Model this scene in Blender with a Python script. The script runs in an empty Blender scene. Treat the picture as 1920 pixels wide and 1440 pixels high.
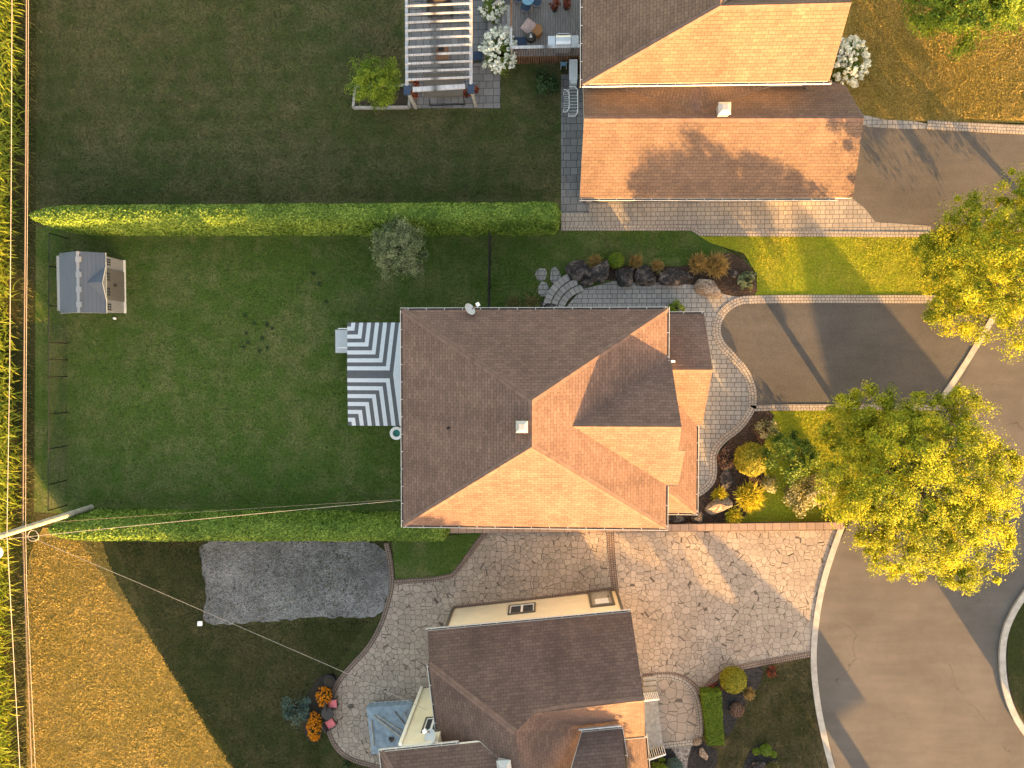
import bpy, bmesh, math, random
import numpy as np
from mathutils import Vector, Matrix, noise
from mathutils.geometry import tessellate_polygon
C = bpy.context.scene.collection
S = bpy.context.scene
rng = np.random.default_rng(7)
random.seed(7)

# ------------------------------------------------------------------ camera, sky, sun, exposure
H, F = 40.0, 1280.0                      # flying height in metres, focal length in photo pixels (1920 wide)
_n = math.sqrt(62**2 + 38**2 + F*F)
_rz = -62/_n; _rx = math.sqrt(1-_rz*_rz); _uz = -38/_n
_ux = -_rz*_uz/_rx; _uy = math.sqrt(1-_ux*_ux-_uz*_uz)
RT, UP = Vector((_rx, 0, _rz)), Vector((_ux, _uy, _uz))
BK = RT.cross(UP)
cam = bpy.data.cameras.new('drone_camera')
cam.sensor_fit = 'HORIZONTAL'; cam.sensor_width = 36; cam.lens = 36*F/1920
cam.clip_start = 0.5; cam.clip_end = 1500
co = bpy.data.objects.new('drone_camera', cam); C.objects.link(co)
co.matrix_world = Matrix(((RT.x, UP.x, BK.x, 0), (RT.y, UP.y, BK.y, 0), (RT.z, UP.z, BK.z, H), (0, 0, 0, 1)))
S.camera = co
SUN = Vector((0.545, -0.838, 0)).normalized()
ELEV = math.radians(9.4)
wd = bpy.data.worlds.new('World'); S.world = wd; wd.use_nodes = True
nt = wd.node_tree; bg = nt.nodes['Background']
sky = nt.nodes.new('ShaderNodeTexSky'); sky.sky_type = 'NISHITA'; sky.sun_disc = False
sky.sun_elevation = ELEV; sky.sun_rotation = math.atan2(SUN.x, SUN.y)
sky.air_density = 1.0; sky.dust_density = 1.5; sky.ozone_density = 0.6
tint = nt.nodes.new('ShaderNodeMix'); tint.data_type = 'RGBA'; tint.blend_type = 'MULTIPLY'
tint.inputs['Factor'].default_value = 1.0
tint.inputs[7].default_value = (1.0, 0.83, 0.68, 1)
nt.links.new(sky.outputs[0], tint.inputs[6]); nt.links.new(tint.outputs[2], bg.inputs[0])
bg.inputs[1].default_value = 0.145
sl = bpy.data.lights.new('sun', 'SUN'); sl.energy = 3.8; sl.angle = math.radians(0.42); sl.color = (1.0, 0.565, 0.19)
so = bpy.data.objects.new('sun', sl); C.objects.link(so)
sd = Vector((SUN.x*math.cos(ELEV), SUN.y*math.cos(ELEV), math.sin(ELEV)))
so.rotation_euler = sd.to_track_quat('Z', 'Y').to_euler(); so.location = sd*120
S.view_settings.view_transform = 'Standard'; S.view_settings.look = 'None'
S.view_settings.exposure = 3.17; S.view_settings.gamma = 1.0
S.cycles.max_bounces = 6; S.cycles.transparent_max_bounces = 6

# ------------------------------------------------------------------ measuring: a photo pixel at a known height -> a point in metres
def ray(px, py): return RT*(px-960) + UP*(720-py) - BK*F
def W(px, py, h=0.0):
    d = ray(px, py); return Vector((0, 0, H)) + d*((h-H)/d.z)
def onplane(px, py, a, b, c):
    n = (b-a).cross(c-a); d = ray(px, py); o = Vector((0, 0, H))
    return o + d*((a-o).dot(n)/d.dot(n))
def CA(c, a, z=0): return Vector((c*.838+a*.545, c*.545-a*.838, z))

# ------------------------------------------------------------------ materials
MATS = {}
def lin(c): return (c[0], c[1], c[2], 1)
class NB:
    def __init__(s, name):
        s.m = bpy.data.materials.new(name); s.m.use_nodes = True; s.t = s.m.node_tree
        s.b = s.t.nodes['Principled BSDF']; MATS[name] = s.m
        s.b.inputs['Specular IOR Level'].default_value = 0.25
    def n(s, ty, **k):
        x = s.t.nodes.new('ShaderNode'+ty)
        for a, v in k.items(): setattr(x, a, v)
        return x
    def l(s, a, b): s.t.links.new(a, b)
    def coord(s, kind='Object'): return s.n('TexCoord').outputs[kind] if kind != 'World' else s.n('NewGeometry').outputs['Position']
    def mapv(s, v, scale, rot=0):
        m = s.n('Mapping'); m.inputs['Scale'].default_value = scale; m.inputs['Rotation'].default_value = (0, 0, rot); s.l(v, m.inputs[0]); return m.outputs[0]
    def noise(s, v, sc, det=3, rough=.55):
        x = s.n('TexNoise'); x.inputs['Scale'].default_value = sc; x.inputs['Detail'].default_value = det; x.inputs['Roughness'].default_value = rough
        s.l(v, x.inputs['Vector']); return x.outputs['Fac']
    def ramp(s, f, stops, interp='LINEAR'):
        r = s.n('ValToRGB'); e = r.color_ramp; e.interpolation = interp
        while len(e.elements) < len(stops): e.elements.new(.5)
        for q, (p, c) in zip(e.elements, stops): q.position = p; q.color = lin(c) if hasattr(c, '__len__') else (c, c, c, 1)
        s.l(f, r.inputs[0]); return r.outputs[0]
    def mix(s, f, a, b, mode='MIX'):
        x = s.n('Mix', data_type='RGBA', blend_type=mode)
        for v, i in ((f, 0), (a, 6), (b, 7)):
            if isinstance(v, (int, float)): x.inputs[i].default_value = v if i == 0 else (v, v, v, 1)
            elif isinstance(v, tuple): x.inputs[i].default_value = lin(v)
            else: s.l(v, x.inputs[i])
        return x.outputs[2]
    def math(s, op, a, b=None):
        x = s.n('Math', operation=op)
        for i, v in enumerate((a, b)):
            if v is None: continue
            if isinstance(v, (int, float)): x.inputs[i].default_value = v
            else: s.l(v, x.inputs[i])
        return x.outputs[0]
    def bump(s, h, dist=.05, st=1.0, prev=None):
        x = s.n('Bump'); x.inputs['Distance'].default_value = dist; x.inputs['Strength'].default_value = st
        s.l(h, x.inputs['Height'])
        if prev: s.l(prev, x.inputs['Normal'])
        s.l(x.outputs[0], s.b.inputs['Normal']); return x.outputs[0]
    def out(s, col, rough=.8, metal=0):
        if isinstance(col, tuple): s.b.inputs['Base Color'].default_value = lin(col)
        else: s.l(col, s.b.inputs['Base Color'])
        s.b.inputs['Roughness'].default_value = rough; s.b.inputs['Metallic'].default_value = metal
        return s.m

def plain(name, col, rough=.6, metal=0, var=.18, sc=6):
    q = NB(name); f = q.noise(q.coord('World'), sc, 4)
    k = q.ramp(f, [(.3, 1-var), (.7, 1+var*.4)])
    return q.out(q.mix(1.0, col, k, 'MULTIPLY'), rough, metal)
def shingle(name, c1, c2, mort):
    q = NB(name); uv = q.coord('UV')
    br = q.n('TexBrick'); br.offset = .5; br.inputs['Scale'].default_value = 1
    br.inputs['Brick Width'].default_value = .33; br.inputs['Row Height'].default_value = .165
    br.inputs['Mortar Size'].default_value = .008; br.inputs['Mortar Smooth'].default_value = .3
    br.inputs['Color1'].default_value = lin(c1); br.inputs['Color2'].default_value = lin(c2); br.inputs['Mortar'].default_value = lin(mort)
    wob = q.n('Mix', data_type='VECTOR'); wob.inputs[0].default_value = .004
    nz = q.n('TexNoise'); nz.inputs['Scale'].default_value = 5; q.l(uv, nz.inputs['Vector'])
    add = q.n('VectorMath', operation='MULTIPLY_ADD'); q.l(nz.outputs['Color'], add.inputs[0]); add.inputs[1].default_value = (.03, .015, 0); q.l(uv, add.inputs[2])
    q.l(add.outputs[0], br.inputs['Vector'])
    f = q.noise(q.coord('World'), .55, 5, .65); f2 = q.noise(q.coord('World'), 11, 3, .7)
    col = q.mix(1.0, br.outputs['Color'], q.ramp(f, [(.3, .84), (.7, 1.12)]), 'MULTIPLY')
    col = q.mix(1.0, col, q.ramp(f2, [(.3, .84), (.7, 1.14)]), 'MULTIPLY')
    stn = q.noise(q.mapv(uv, (.9, .10, 1)), 1.0, 5, .6); col = q.mix(1.0, col, q.ramp(stn, [(.3, .86), (.7, 1.1)]), 'MULTIPLY')
    hh = q.math('ADD', q.math('MULTIPLY', br.outputs['Fac'], -1.0), q.math('MULTIPLY', f2, .6))
    q.bump(hh, .012, .7)
    return q.out(col, .9)
def lawn(name, green, dark, dry, dryamt, rough_amt=.08, fine=26, stripes=0):
    q = NB(name); v = q.coord('World')
    big = q.noise(v, .16, 5, .62); mid = q.noise(v, .9, 4, .6); fin = q.noise(v, fine, 3, .7); blade = q.noise(q.mapv(v, (1, 1.0, 1)), 7.5, 4, .75)
    f = q.math('ADD', q.math('MULTIPLY', big, .5), q.math('MULTIPLY', mid, .5))
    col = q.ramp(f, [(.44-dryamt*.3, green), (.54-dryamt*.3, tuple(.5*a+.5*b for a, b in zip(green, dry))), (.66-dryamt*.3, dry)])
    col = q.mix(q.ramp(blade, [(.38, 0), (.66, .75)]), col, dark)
    col = q.mix(1.0, col, q.ramp(fin, [(.3, .62), (.7, 1.35)]), 'MULTIPLY')
    if stripes:
        wv = q.n('TexWave', wave_type='BANDS', bands_direction='Y'); wv.inputs['Scale'].default_value = stripes; wv.inputs['Distortion'].default_value = .8
        q.l(v, wv.inputs['Vector']); col = q.mix(1.0, col, q.ramp(wv.outputs['Fac'], [(.2, .96), (.8, 1.03)]), 'MULTIPLY')
    b1 = q.bump(blade, rough_amt, 1.0); q.bump(fin, rough_amt*.35, 1.0, b1)
    q.b.inputs['Specular IOR Level'].default_value = .05
    return q.out(col, 1.0)
def asphalt(name, c, cracks=False):
    q = NB(name); v = q.coord('World')
    f = q.noise(v, .35, 5, .6); g = q.noise(v, 45, 2, .7); s2 = q.noise(q.mapv(v, (.5, 3, 1), .12), .8, 4)
    col = q.mix(1.0, c, q.ramp(f, [(.3, .82), (.7, 1.16)]), 'MULTIPLY')
    col = q.mix(1.0, col, q.ramp(g, [(.3, .6), (.72, 1.5)]), 'MULTIPLY')
    col = q.mix(1.0, col, q.ramp(s2, [(.3, .92), (.7, 1.07)]), 'MULTIPLY')
    if cracks:
        vo = q.n('TexVoronoi', feature='DISTANCE_TO_EDGE'); vo.inputs['Scale'].default_value = .13
        nz = q.n('TexNoise'); nz.inputs['Scale'].default_value = .8; nz.inputs['Detail'].default_value = 5; q.l(v, nz.inputs['Vector'])
        ad = q.n('VectorMath', operation='MULTIPLY_ADD'); q.l(nz.outputs['Color'], ad.inputs[0]); ad.inputs[1].default_value = (2.2, 2.2, 0); q.l(v, ad.inputs[2])
        q.l(ad.outputs[0], vo.inputs['Vector'])
        k = q.ramp(vo.outputs['Distance'], [(.0, .75), (.0035, 0)]); msk = q.ramp(q.noise(v, .22, 2), [(.55, 0), (.6, 1)])
        col = q.mix(q.math('MULTIPLY', k, msk), col, (.03, .026, .023))
    q.bump(g, .012, .8)
    return q.out(col, .92)
def flag(name, ca, cb, joint, sc=2.9):
    q = NB(name); v = q.coord('World')
    nz = q.n('TexNoise'); nz.inputs['Scale'].default_value = 1.6; nz.inputs['Detail'].default_value = 3; q.l(v, nz.inputs['Vector'])
    ad = q.n('VectorMath', operation='MULTIPLY_ADD'); q.l(nz.outputs['Color'], ad.inputs[0]); ad.inputs[1].default_value = (.09, .09, 0); q.l(v, ad.inputs[2])
    fl = q.n('VectorMath', operation='MULTIPLY'); q.l(ad.outputs[0], fl.inputs[0]); fl.inputs[1].default_value = (1, 1, 0)
    vo = q.n('TexVoronoi', feature='DISTANCE_TO_EDGE'); vc = q.n('TexVoronoi', feature='F1')
    for x in (vo, vc): x.inputs['Scale'].default_value = sc; x.inputs['Randomness'].default_value = .68; q.l(fl.outputs[0], x.inputs['Vector'])
    sep = q.n('SeparateColor'); q.l(vc.outputs['Color'], sep.inputs[0])
    col = q.mix(sep.outputs[0], ca, cb)
    f = q.noise(v, .5, 4); g = q.noise(v, 14, 3, .7)
    col = q.mix(1.0, col, q.ramp(f, [(.3, .86), (.7, 1.1)]), 'MULTIPLY'); col = q.mix(1.0, col, q.ramp(g, [(.3, .85), (.7, 1.12)]), 'MULTIPLY')
    k = q.ramp(vo.outputs['Distance'], [(.012, 1), (.030, 0)])
    col = q.mix(k, col, joint)
    q.bump(q.math('ADD', q.math('MULTIPLY', k, -1.2), q.math('MULTIPLY', g, .5)), .016, .8)
    return q.out(col, .85)
def pavers(name, ca, cb, joint, w=.42, r=.27, uv=False, rot=0, msize=.014):
    q = NB(name); v = q.coord('UV') if uv else q.mapv(q.coord('World'), (1, 1, 1), rot)
    br = q.n('TexBrick'); br.offset = .43; br.squash = .68; br.squash_frequency = 2; br.offset_frequency = 2
    br.inputs['Scale'].default_value = 1; br.inputs['Brick Width'].default_value = w; br.inputs['Row Height'].default_value = r
    br.inputs['Mortar Size'].default_value = msize; br.inputs['Mortar Smooth'].default_value = .2
    br.inputs['Color1'].default_value = lin(ca); br.inputs['Color2'].default_value = lin(cb); br.inputs['Mortar'].default_value = lin(joint)
    q.l(v, br.inputs['Vector'])
    g = q.noise(q.coord('World'), 9, 4, .7); f = q.noise(q.coord('World'), .6, 3)
    col = q.mix(1.0, br.outputs['Color'], q.ramp(g, [(.3, .85), (.7, 1.12)]), 'MULTIPLY'); col = q.mix(1.0, col, q.ramp(f, [(.3, .85), (.7, 1.1)]), 'MULTIPLY')
    q.bump(q.math('ADD', q.math('MULTIPLY', br.outputs['Fac'], -1.0), q.math('MULTIPLY', g, .5)), .012, .7)
    return q.out(col, .85)
def grit(name, ca, cb, sc=14, dist=.05):
    q = NB(name); v = q.coord('World'); vo = q.n('TexVoronoi', feature='F1'); vo.inputs['Scale'].default_value = sc; q.l(v, vo.inputs['Vector'])
    sep = q.n('SeparateColor'); q.l(vo.outputs['Color'], sep.inputs[0]); f = q.noise(v, .7, 5, .65)
    col = q.mix(sep.outputs[0], ca, cb); col = q.mix(1.0, col, q.ramp(f, [(.28, .6), (.72, 1.3)]), 'MULTIPLY')
    q.bump(vo.outputs['Distance'], dist, -1.0 if False else 1.0)
    return q.out(col, .95)
def rock(name, ca, cb):
    q = NB(name); v = q.coord('World'); f = q.noise(v, 2.2, 6, .75); g = q.noise(v, 9, 5, .8)
    col = q.mix(q.ramp(f, [(.46, 0), (.62, 1)]), ca, cb); col = q.mix(1.0, col, q.ramp(g, [(.38, .45), (.62, 1.45)]), 'MULTIPLY')
    q.bump(g, .14, 1.0); return q.out(col, .95)
def wood(name, c, along='X', w=.14):
    q = NB(name); v = q.coord('World')
    wv = q.n('TexWave', wave_type='BANDS', bands_direction=along, wave_profile='SAW'); wv.inputs['Scale'].default_value = .314/w*1.0; q.l(v, wv.inputs['Vector'])
    f = q.noise(q.mapv(v, (7, .8, 1) if along == 'X' else (.8, 7, 1)), 2, 4, .7)
    k = q.ramp(wv.outputs['Fac'], [(.0, .2), (.12, 1), (.9, .92), (1, .2)])
    col = q.mix(1.0, c, k, 'MULTIPLY'); col = q.mix(1.0, col, q.ramp(f, [(.3, .6), (.7, 1.35)]), 'MULTIPLY')
    q.bump(k, .01, .8); return q.out(col, .85)
def siding(name, c, pitch=.13):
    q = NB(name); v = q.coord('World')
    wv = q.n('TexWave', wave_type='BANDS', bands_direction='Z', wave_profile='SAW'); wv.inputs['Scale'].default_value = .314/pitch; q.l(v, wv.inputs['Vector'])
    f = q.noise(v, 1.5, 4); k = q.ramp(wv.outputs['Fac'], [(0, .62), (.12, 1), (1, .96)])
    col = q.mix(1.0, c, k, 'MULTIPLY'); col = q.mix(1.0, col, q.ramp(f, [(.3, .93), (.7, 1.04)]), 'MULTIPLY')
    q.bump(wv.outputs['Fac'], .012, .6); return q.out(col, .6)
def foliage(name, dark, mid, light, trans=.35):
    q = NB(name); at = q.n('Attribute'); at.attribute_name = 'tone'
    col = q.ramp(at.outputs['Fac'], [(0, dark), (.5, mid), (1, light)])
    q.b.inputs['Specular IOR Level'].default_value = .2
    m = q.out(col, .6)
    tr = q.n('BsdfTranslucent'); q.l(col, tr.inputs[0]); mx = q.n('MixShader'); mx.inputs[0].default_value = trans
    o = q.t.nodes['Material Output']; q.l(q.b.outputs[0], mx.inputs[1]); q.l(tr.outputs[0], mx.inputs[2]); q.l(mx.outputs[0], o.inputs[0])
    return m
M = {}
M['roof'] = shingle('brown_shingle', (.155, .094, .073), (.114, .070, .054), (.052, .032, .026))
M['roof_tan'] = shingle('tan_shingle', (.150, .095, .064), (.114, .073, .051), (.052, .033, .026))
M['roof_cap'] = plain('ridge_shingle', (.145, .09, .07), .9, 0, .3, 3)
M['roof_dark'] = shingle('dark_brown_shingle', (.118, .074, .058), (.088, .055, .044), (.042, .027, .023))
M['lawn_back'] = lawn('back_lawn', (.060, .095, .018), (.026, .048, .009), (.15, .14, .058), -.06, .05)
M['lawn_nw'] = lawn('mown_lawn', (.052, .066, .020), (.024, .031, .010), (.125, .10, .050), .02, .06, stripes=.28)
M['lawn_dry_lit'] = lawn('dry_lawn_lit', (.34, .25, .062), (.12, .082, .018), (.48, .33, .115), .0, .26, 20)  # dry grass, its colour raised to carry the sunlight as well
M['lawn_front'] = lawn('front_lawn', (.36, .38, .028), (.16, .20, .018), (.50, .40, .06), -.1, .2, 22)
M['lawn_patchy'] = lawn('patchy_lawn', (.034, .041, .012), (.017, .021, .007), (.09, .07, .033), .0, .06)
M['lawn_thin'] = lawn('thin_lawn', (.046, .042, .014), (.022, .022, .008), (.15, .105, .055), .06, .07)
M['asphalt'] = asphalt('driveway_asphalt', (.082, .072, .063))
M['asphalt_dark'] = asphalt('fresh_asphalt', (.070, .063, .057))
M['asphalt_road'] = asphalt('road_asphalt', (.088, .077, .068), True)
M['flag'] = flag('flagstone_paving', (.315, .25, .198), (.245, .195, .155), (.075, .057, .044))
M['flag_big'] = flag('large_flagstone_paving', (.31, .245, .195), (.25, .2, .16), (.10, .078, .062), 1.9)
M['paver'] = pavers('grey_pavers', (.26, .24, .22), (.205, .19, .178), (.04, .036, .033))
M['paver_tan'] = pavers('tan_pavers', (.30, .255, .21), (.235, .205, .175), (.07, .058, .048), .38, .25)
M['paver_slate'] = pavers('slate_pavers', (.16, .152, .15), (.115, .11, .11), (.03, .028, .028), .6, .42)
M['edging'] = pavers('edging_pavers', (.33, .28, .235), (.27, .225, .19), (.06, .05, .04), .24, .16, True)
M['step_paver'] = pavers('step_pavers', (.27, .25, .23), (.20, .185, .172), (.05, .045, .04), .42, .46, True)
M['edging_brown'] = pavers('brown_edging_pavers', (.22, .155, .12), (.17, .12, .095), (.03, .022, .018), .17, .13, True)
M['concrete'] = plain('concrete', (.36, .32, .275), .85, 0, .25, 3)
M['wallstone'] = pavers('wall_cap_stone', (.30, .205, .15), (.24, .165, .125), (.06, .045, .035), .7, .5, True)
def gravel_mat():
    q = NB('grey_gravel'); v = q.coord('World'); vo = q.n('TexVoronoi', feature='F1'); vo.inputs['Scale'].default_value = 15; q.l(v, vo.inputs['Vector'])
    sep = q.n('SeparateColor'); q.l(vo.outputs['Color'], sep.inputs[0]); f = q.noise(v, .45, 6, .7); g = q.noise(v, 2.2, 5, .7); fin = q.noise(v, 30, 3, .7)
    col = q.mix(sep.outputs[0], (.105, .098, .092), (.20, .19, .182)); col = q.mix(1.0, col, q.ramp(f, [(.3, .5), (.7, 1.35)]), 'MULTIPLY'); col = q.mix(1.0, col, q.ramp(fin, [(.3, .7), (.7, 1.3)]), 'MULTIPLY')
    col = q.mix(q.ramp(g, [(.54, 0), (.72, .7)]), col, (.07, .066, .035)); q.bump(vo.outputs['Distance'], .05); return q.out(col, .95)
M['gravel'] = gravel_mat()
M['pebble'] = grit('pebble_gravel', (.10, .085, .075), (.30, .26, .235), 11, .05)
M['mulch'] = grit('bark_mulch', (.032, .020, .014), (.085, .052, .036), 15, .08)
M['mulch_dark'] = grit('black_mulch', (.012, .011, .012), (.042, .037, .036), 15, .06)
M['soil'] = plain('soil', (.03, .022, .016), .95)
M['rock'] = rock('dark_granite', (.030, .026, .026), (.17, .135, .115))
M['rock_tan'] = rock('tan_granite', (.20, .145, .105), (.38, .29, .22))
M['white'] = plain('white_aluminium', (.72, .70, .68), .45, 0, .1)
M['gutter_white'] = plain('gutter_paint', (.50, .47, .44), .5, 0, .15)
M['gutter_trough'] = plain('gutter_trough', (.085, .068, .058), .8, 0, .4, 3)
M['cream'] = siding('cream_siding', (.66, .58, .43))
M['white_siding'] = siding('white_siding', (.62, .60, .56))
M['trim'] = plain('cream_trim', (.68, .63, .54), .5, 0, .08)
M['brown_trim'] = plain('brown_trim', (.10, .085, .068), .5)
M['glass'] = plain('window_glass', (.03, .035, .04), .08, 0, .1)
M['blind'] = plain('white_blind', (.6, .6, .6), .6)
M['black'] = plain('black_metal', (.010, .010, .010), .4)
M['chain'] = plain('black_chain_link', (.03, .026, .022), .5)
M['shed_roof'] = siding('shed_roof_plastic', (.068, .08, .10), .09)
M['shed_wall'] = plain('shed_wall_plastic', (.20, .197, .19), .6, 0, .08)
M['shed_door'] = plain('shed_door_plastic', (.105, .096, .083), .6, 0, .1)
M['sky_light'] = plain('frosted_panel', (.19, .195, .205), .3, 0, .05)
M['galv'] = plain('galvanised_metal', (.34, .33, .32), .4, .3, .1)
M['steel'] = plain('brushed_steel', (.50, .52, .54), .25, .5, .08)
M['grey_plastic'] = plain('grey_paint', (.40, .41, .42), .5, 0, .08)
M['weathered'] = wood('weathered_white_wood', (.33, .33, .345), 'X', 3.0)
M['deck'] = wood('grey_deck_boards', (.155, .14, .135), 'X', .14)
M['redwood'] = wood('stained_wood', (.16, .082, .045), 'X', .12)
M['greywood'] = plain('grey_timber', (.27, .255, .235), .9, 0, .3, 5)
M['polewood'] = plain('pole_wood', (.34, .31, .25), .9, 0, .35, 4)
M['bark'] = rock('bark', (.07, .05, .035), (.16, .12, .085))
M['canvas_dark'] = plain('dark_canvas', (.085, .078, .068), .9)
M['fab_light'] = plain('light_grey_canvas', (.42, .44, .47), .85, 0, .08)
M['fab_dark'] = plain('dark_grey_canvas', (.075, .078, .085), .85, 0, .1)
M['tarp'] = plain('blue_grey_tarp', (.17, .215, .26), .45, 0, .25, 4)
M['navy'] = plain('navy_mat', (.022, .038, .07), .8)
M['teal'] = plain('teal_plastic', (.03, .20, .16), .3)
M['pink'] = plain('pink_cushion', (.62, .16, .17), .8)
M['wicker'] = plain('brown_wicker', (.23, .105, .04), .8, 0, .4, 20)
M['dark_wicker'] = plain('dark_wicker', (.045, .038, .036), .8, 0, .4, 25)
M['pillow'] = plain('patterned_pillow', (.36, .26, .24), .9, 0, .75, 24)
M['bluetop'] = plain('blue_table_glass', (.11, .22, .30), .15)
M['cable'] = plain('cable_sheath', (.30, .26, .22), .6)
M['cable_dark'] = plain('weathered_cable', (.16, .12, .09), .7)
M['skin'] = plain('skin', (.45, .28, .2), .6)
M['shirt'] = plain('dark_shirt', (.03, .028, .035), .8)
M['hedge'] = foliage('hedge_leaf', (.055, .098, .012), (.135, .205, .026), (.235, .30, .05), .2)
M['leaf_yellow'] = foliage('yellow_green_leaf', (.070, .105, .010), (.28, .31, .020), (.60, .51, .030), .42)
M['leaf_green'] = foliage('green_leaf', (.035, .065, .010), (.10, .16, .022), (.22, .28, .04), .35)
M['leaf_bright'] = foliage('bright_green_leaf', (.05, .09, .010), (.14, .21, .018), (.27, .32, .03), .4)
M['leaf_grey'] = foliage('grey_green_leaf', (.055, .075, .032), (.16, .19, .085), (.30, .31, .17), .35)
M['leaf_dark'] = foliage('dark_green_leaf', (.012, .028, .010), (.035, .07, .022), (.08, .12, .04), .25)
M['leaf_blue'] = foliage('blue_green_leaf', (.03, .055, .045), (.075, .12, .10), (.15, .2, .17), .25)
M['leaf_gold'] = foliage('golden_conifer', (.08, .085, .008), (.24, .22, .016), (.38, .32, .03), .2)
M['leaf_varieg'] = foliage('variegated_leaf', (.09, .10, .03), (.27, .25, .10), (.52, .46, .28), .35)
M['leaf_pink'] = foliage('bronze_pink_leaf', (.06, .03, .02), (.20, .11, .075), (.45, .30, .2), .3)
M['leaf_red'] = foliage('red_leaf', (.07, .015, .01), (.20, .045, .025), (.38, .11, .05), .3)
M['grass_gold'] = foliage('golden_grass_blade', (.12, .085, .03), (.30, .20, .065), (.48, .33, .12), .4)
M['grass_yellow'] = foliage('yellow_grass_blade', (.18, .17, .012), (.42, .36, .02), (.62, .50, .05), .4)
M['grass_green'] = foliage('green_grass_blade', (.06, .065, .02), (.14, .135, .045), (.26, .22, .08), .4)
M['corn'] = foliage('corn_leaf', (.05, .08, .008), (.16, .21, .016), (.34, .32, .035), .4)
M['bloom'] = foliage('white_bloom', (.40, .44, .33), (.66, .68, .58), (.80, .80, .74), .2)
M['orange'] = foliage('orange_bloom', (.25, .07, .004), (.62, .21, .006), (.78, .34, .01), .25)

# ------------------------------------------------------------------ objects
LOC = {}
def tag(o, label=None, cat=None, group=None, kind=None):
    for k, v in (('label', label), ('category', cat), ('group', group), ('kind', kind)):
        if v: o[k] = v
    return o
def thing(name, label, cat, loc, group=None):
    o = bpy.data.objects.new(name, None); C.objects.link(o); o.location = loc; o.empty_display_size = .3
    LOC[o.name] = Vector(loc); return tag(o, label, cat, group)
def link(name, me, co_arr, mats, parent=None):
    """co_arr: world coordinates (N,3) already put in me; moved to the object's own origin"""
    o = bpy.data.objects.new(name, me); C.objects.link(o)
    if parent is not None:
        off = LOC[parent.name]; o.parent = parent; LOC[o.name] = off.copy()
    else:
        off = Vector((float(co_arr[:, 0].mean()), float(co_arr[:, 1].mean()), float(co_arr[:, 2].min()))); o.location = off; LOC[o.name] = off.copy()
    a = (co_arr - np.array(off)).astype(np.float32)
    me.vertices.foreach_set('co', a.ravel()); me.update()
    for m in (mats if isinstance(mats, (list, tuple)) else [mats]): me.materials.append(M[m] if isinstance(m, str) else m)
    return o
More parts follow.
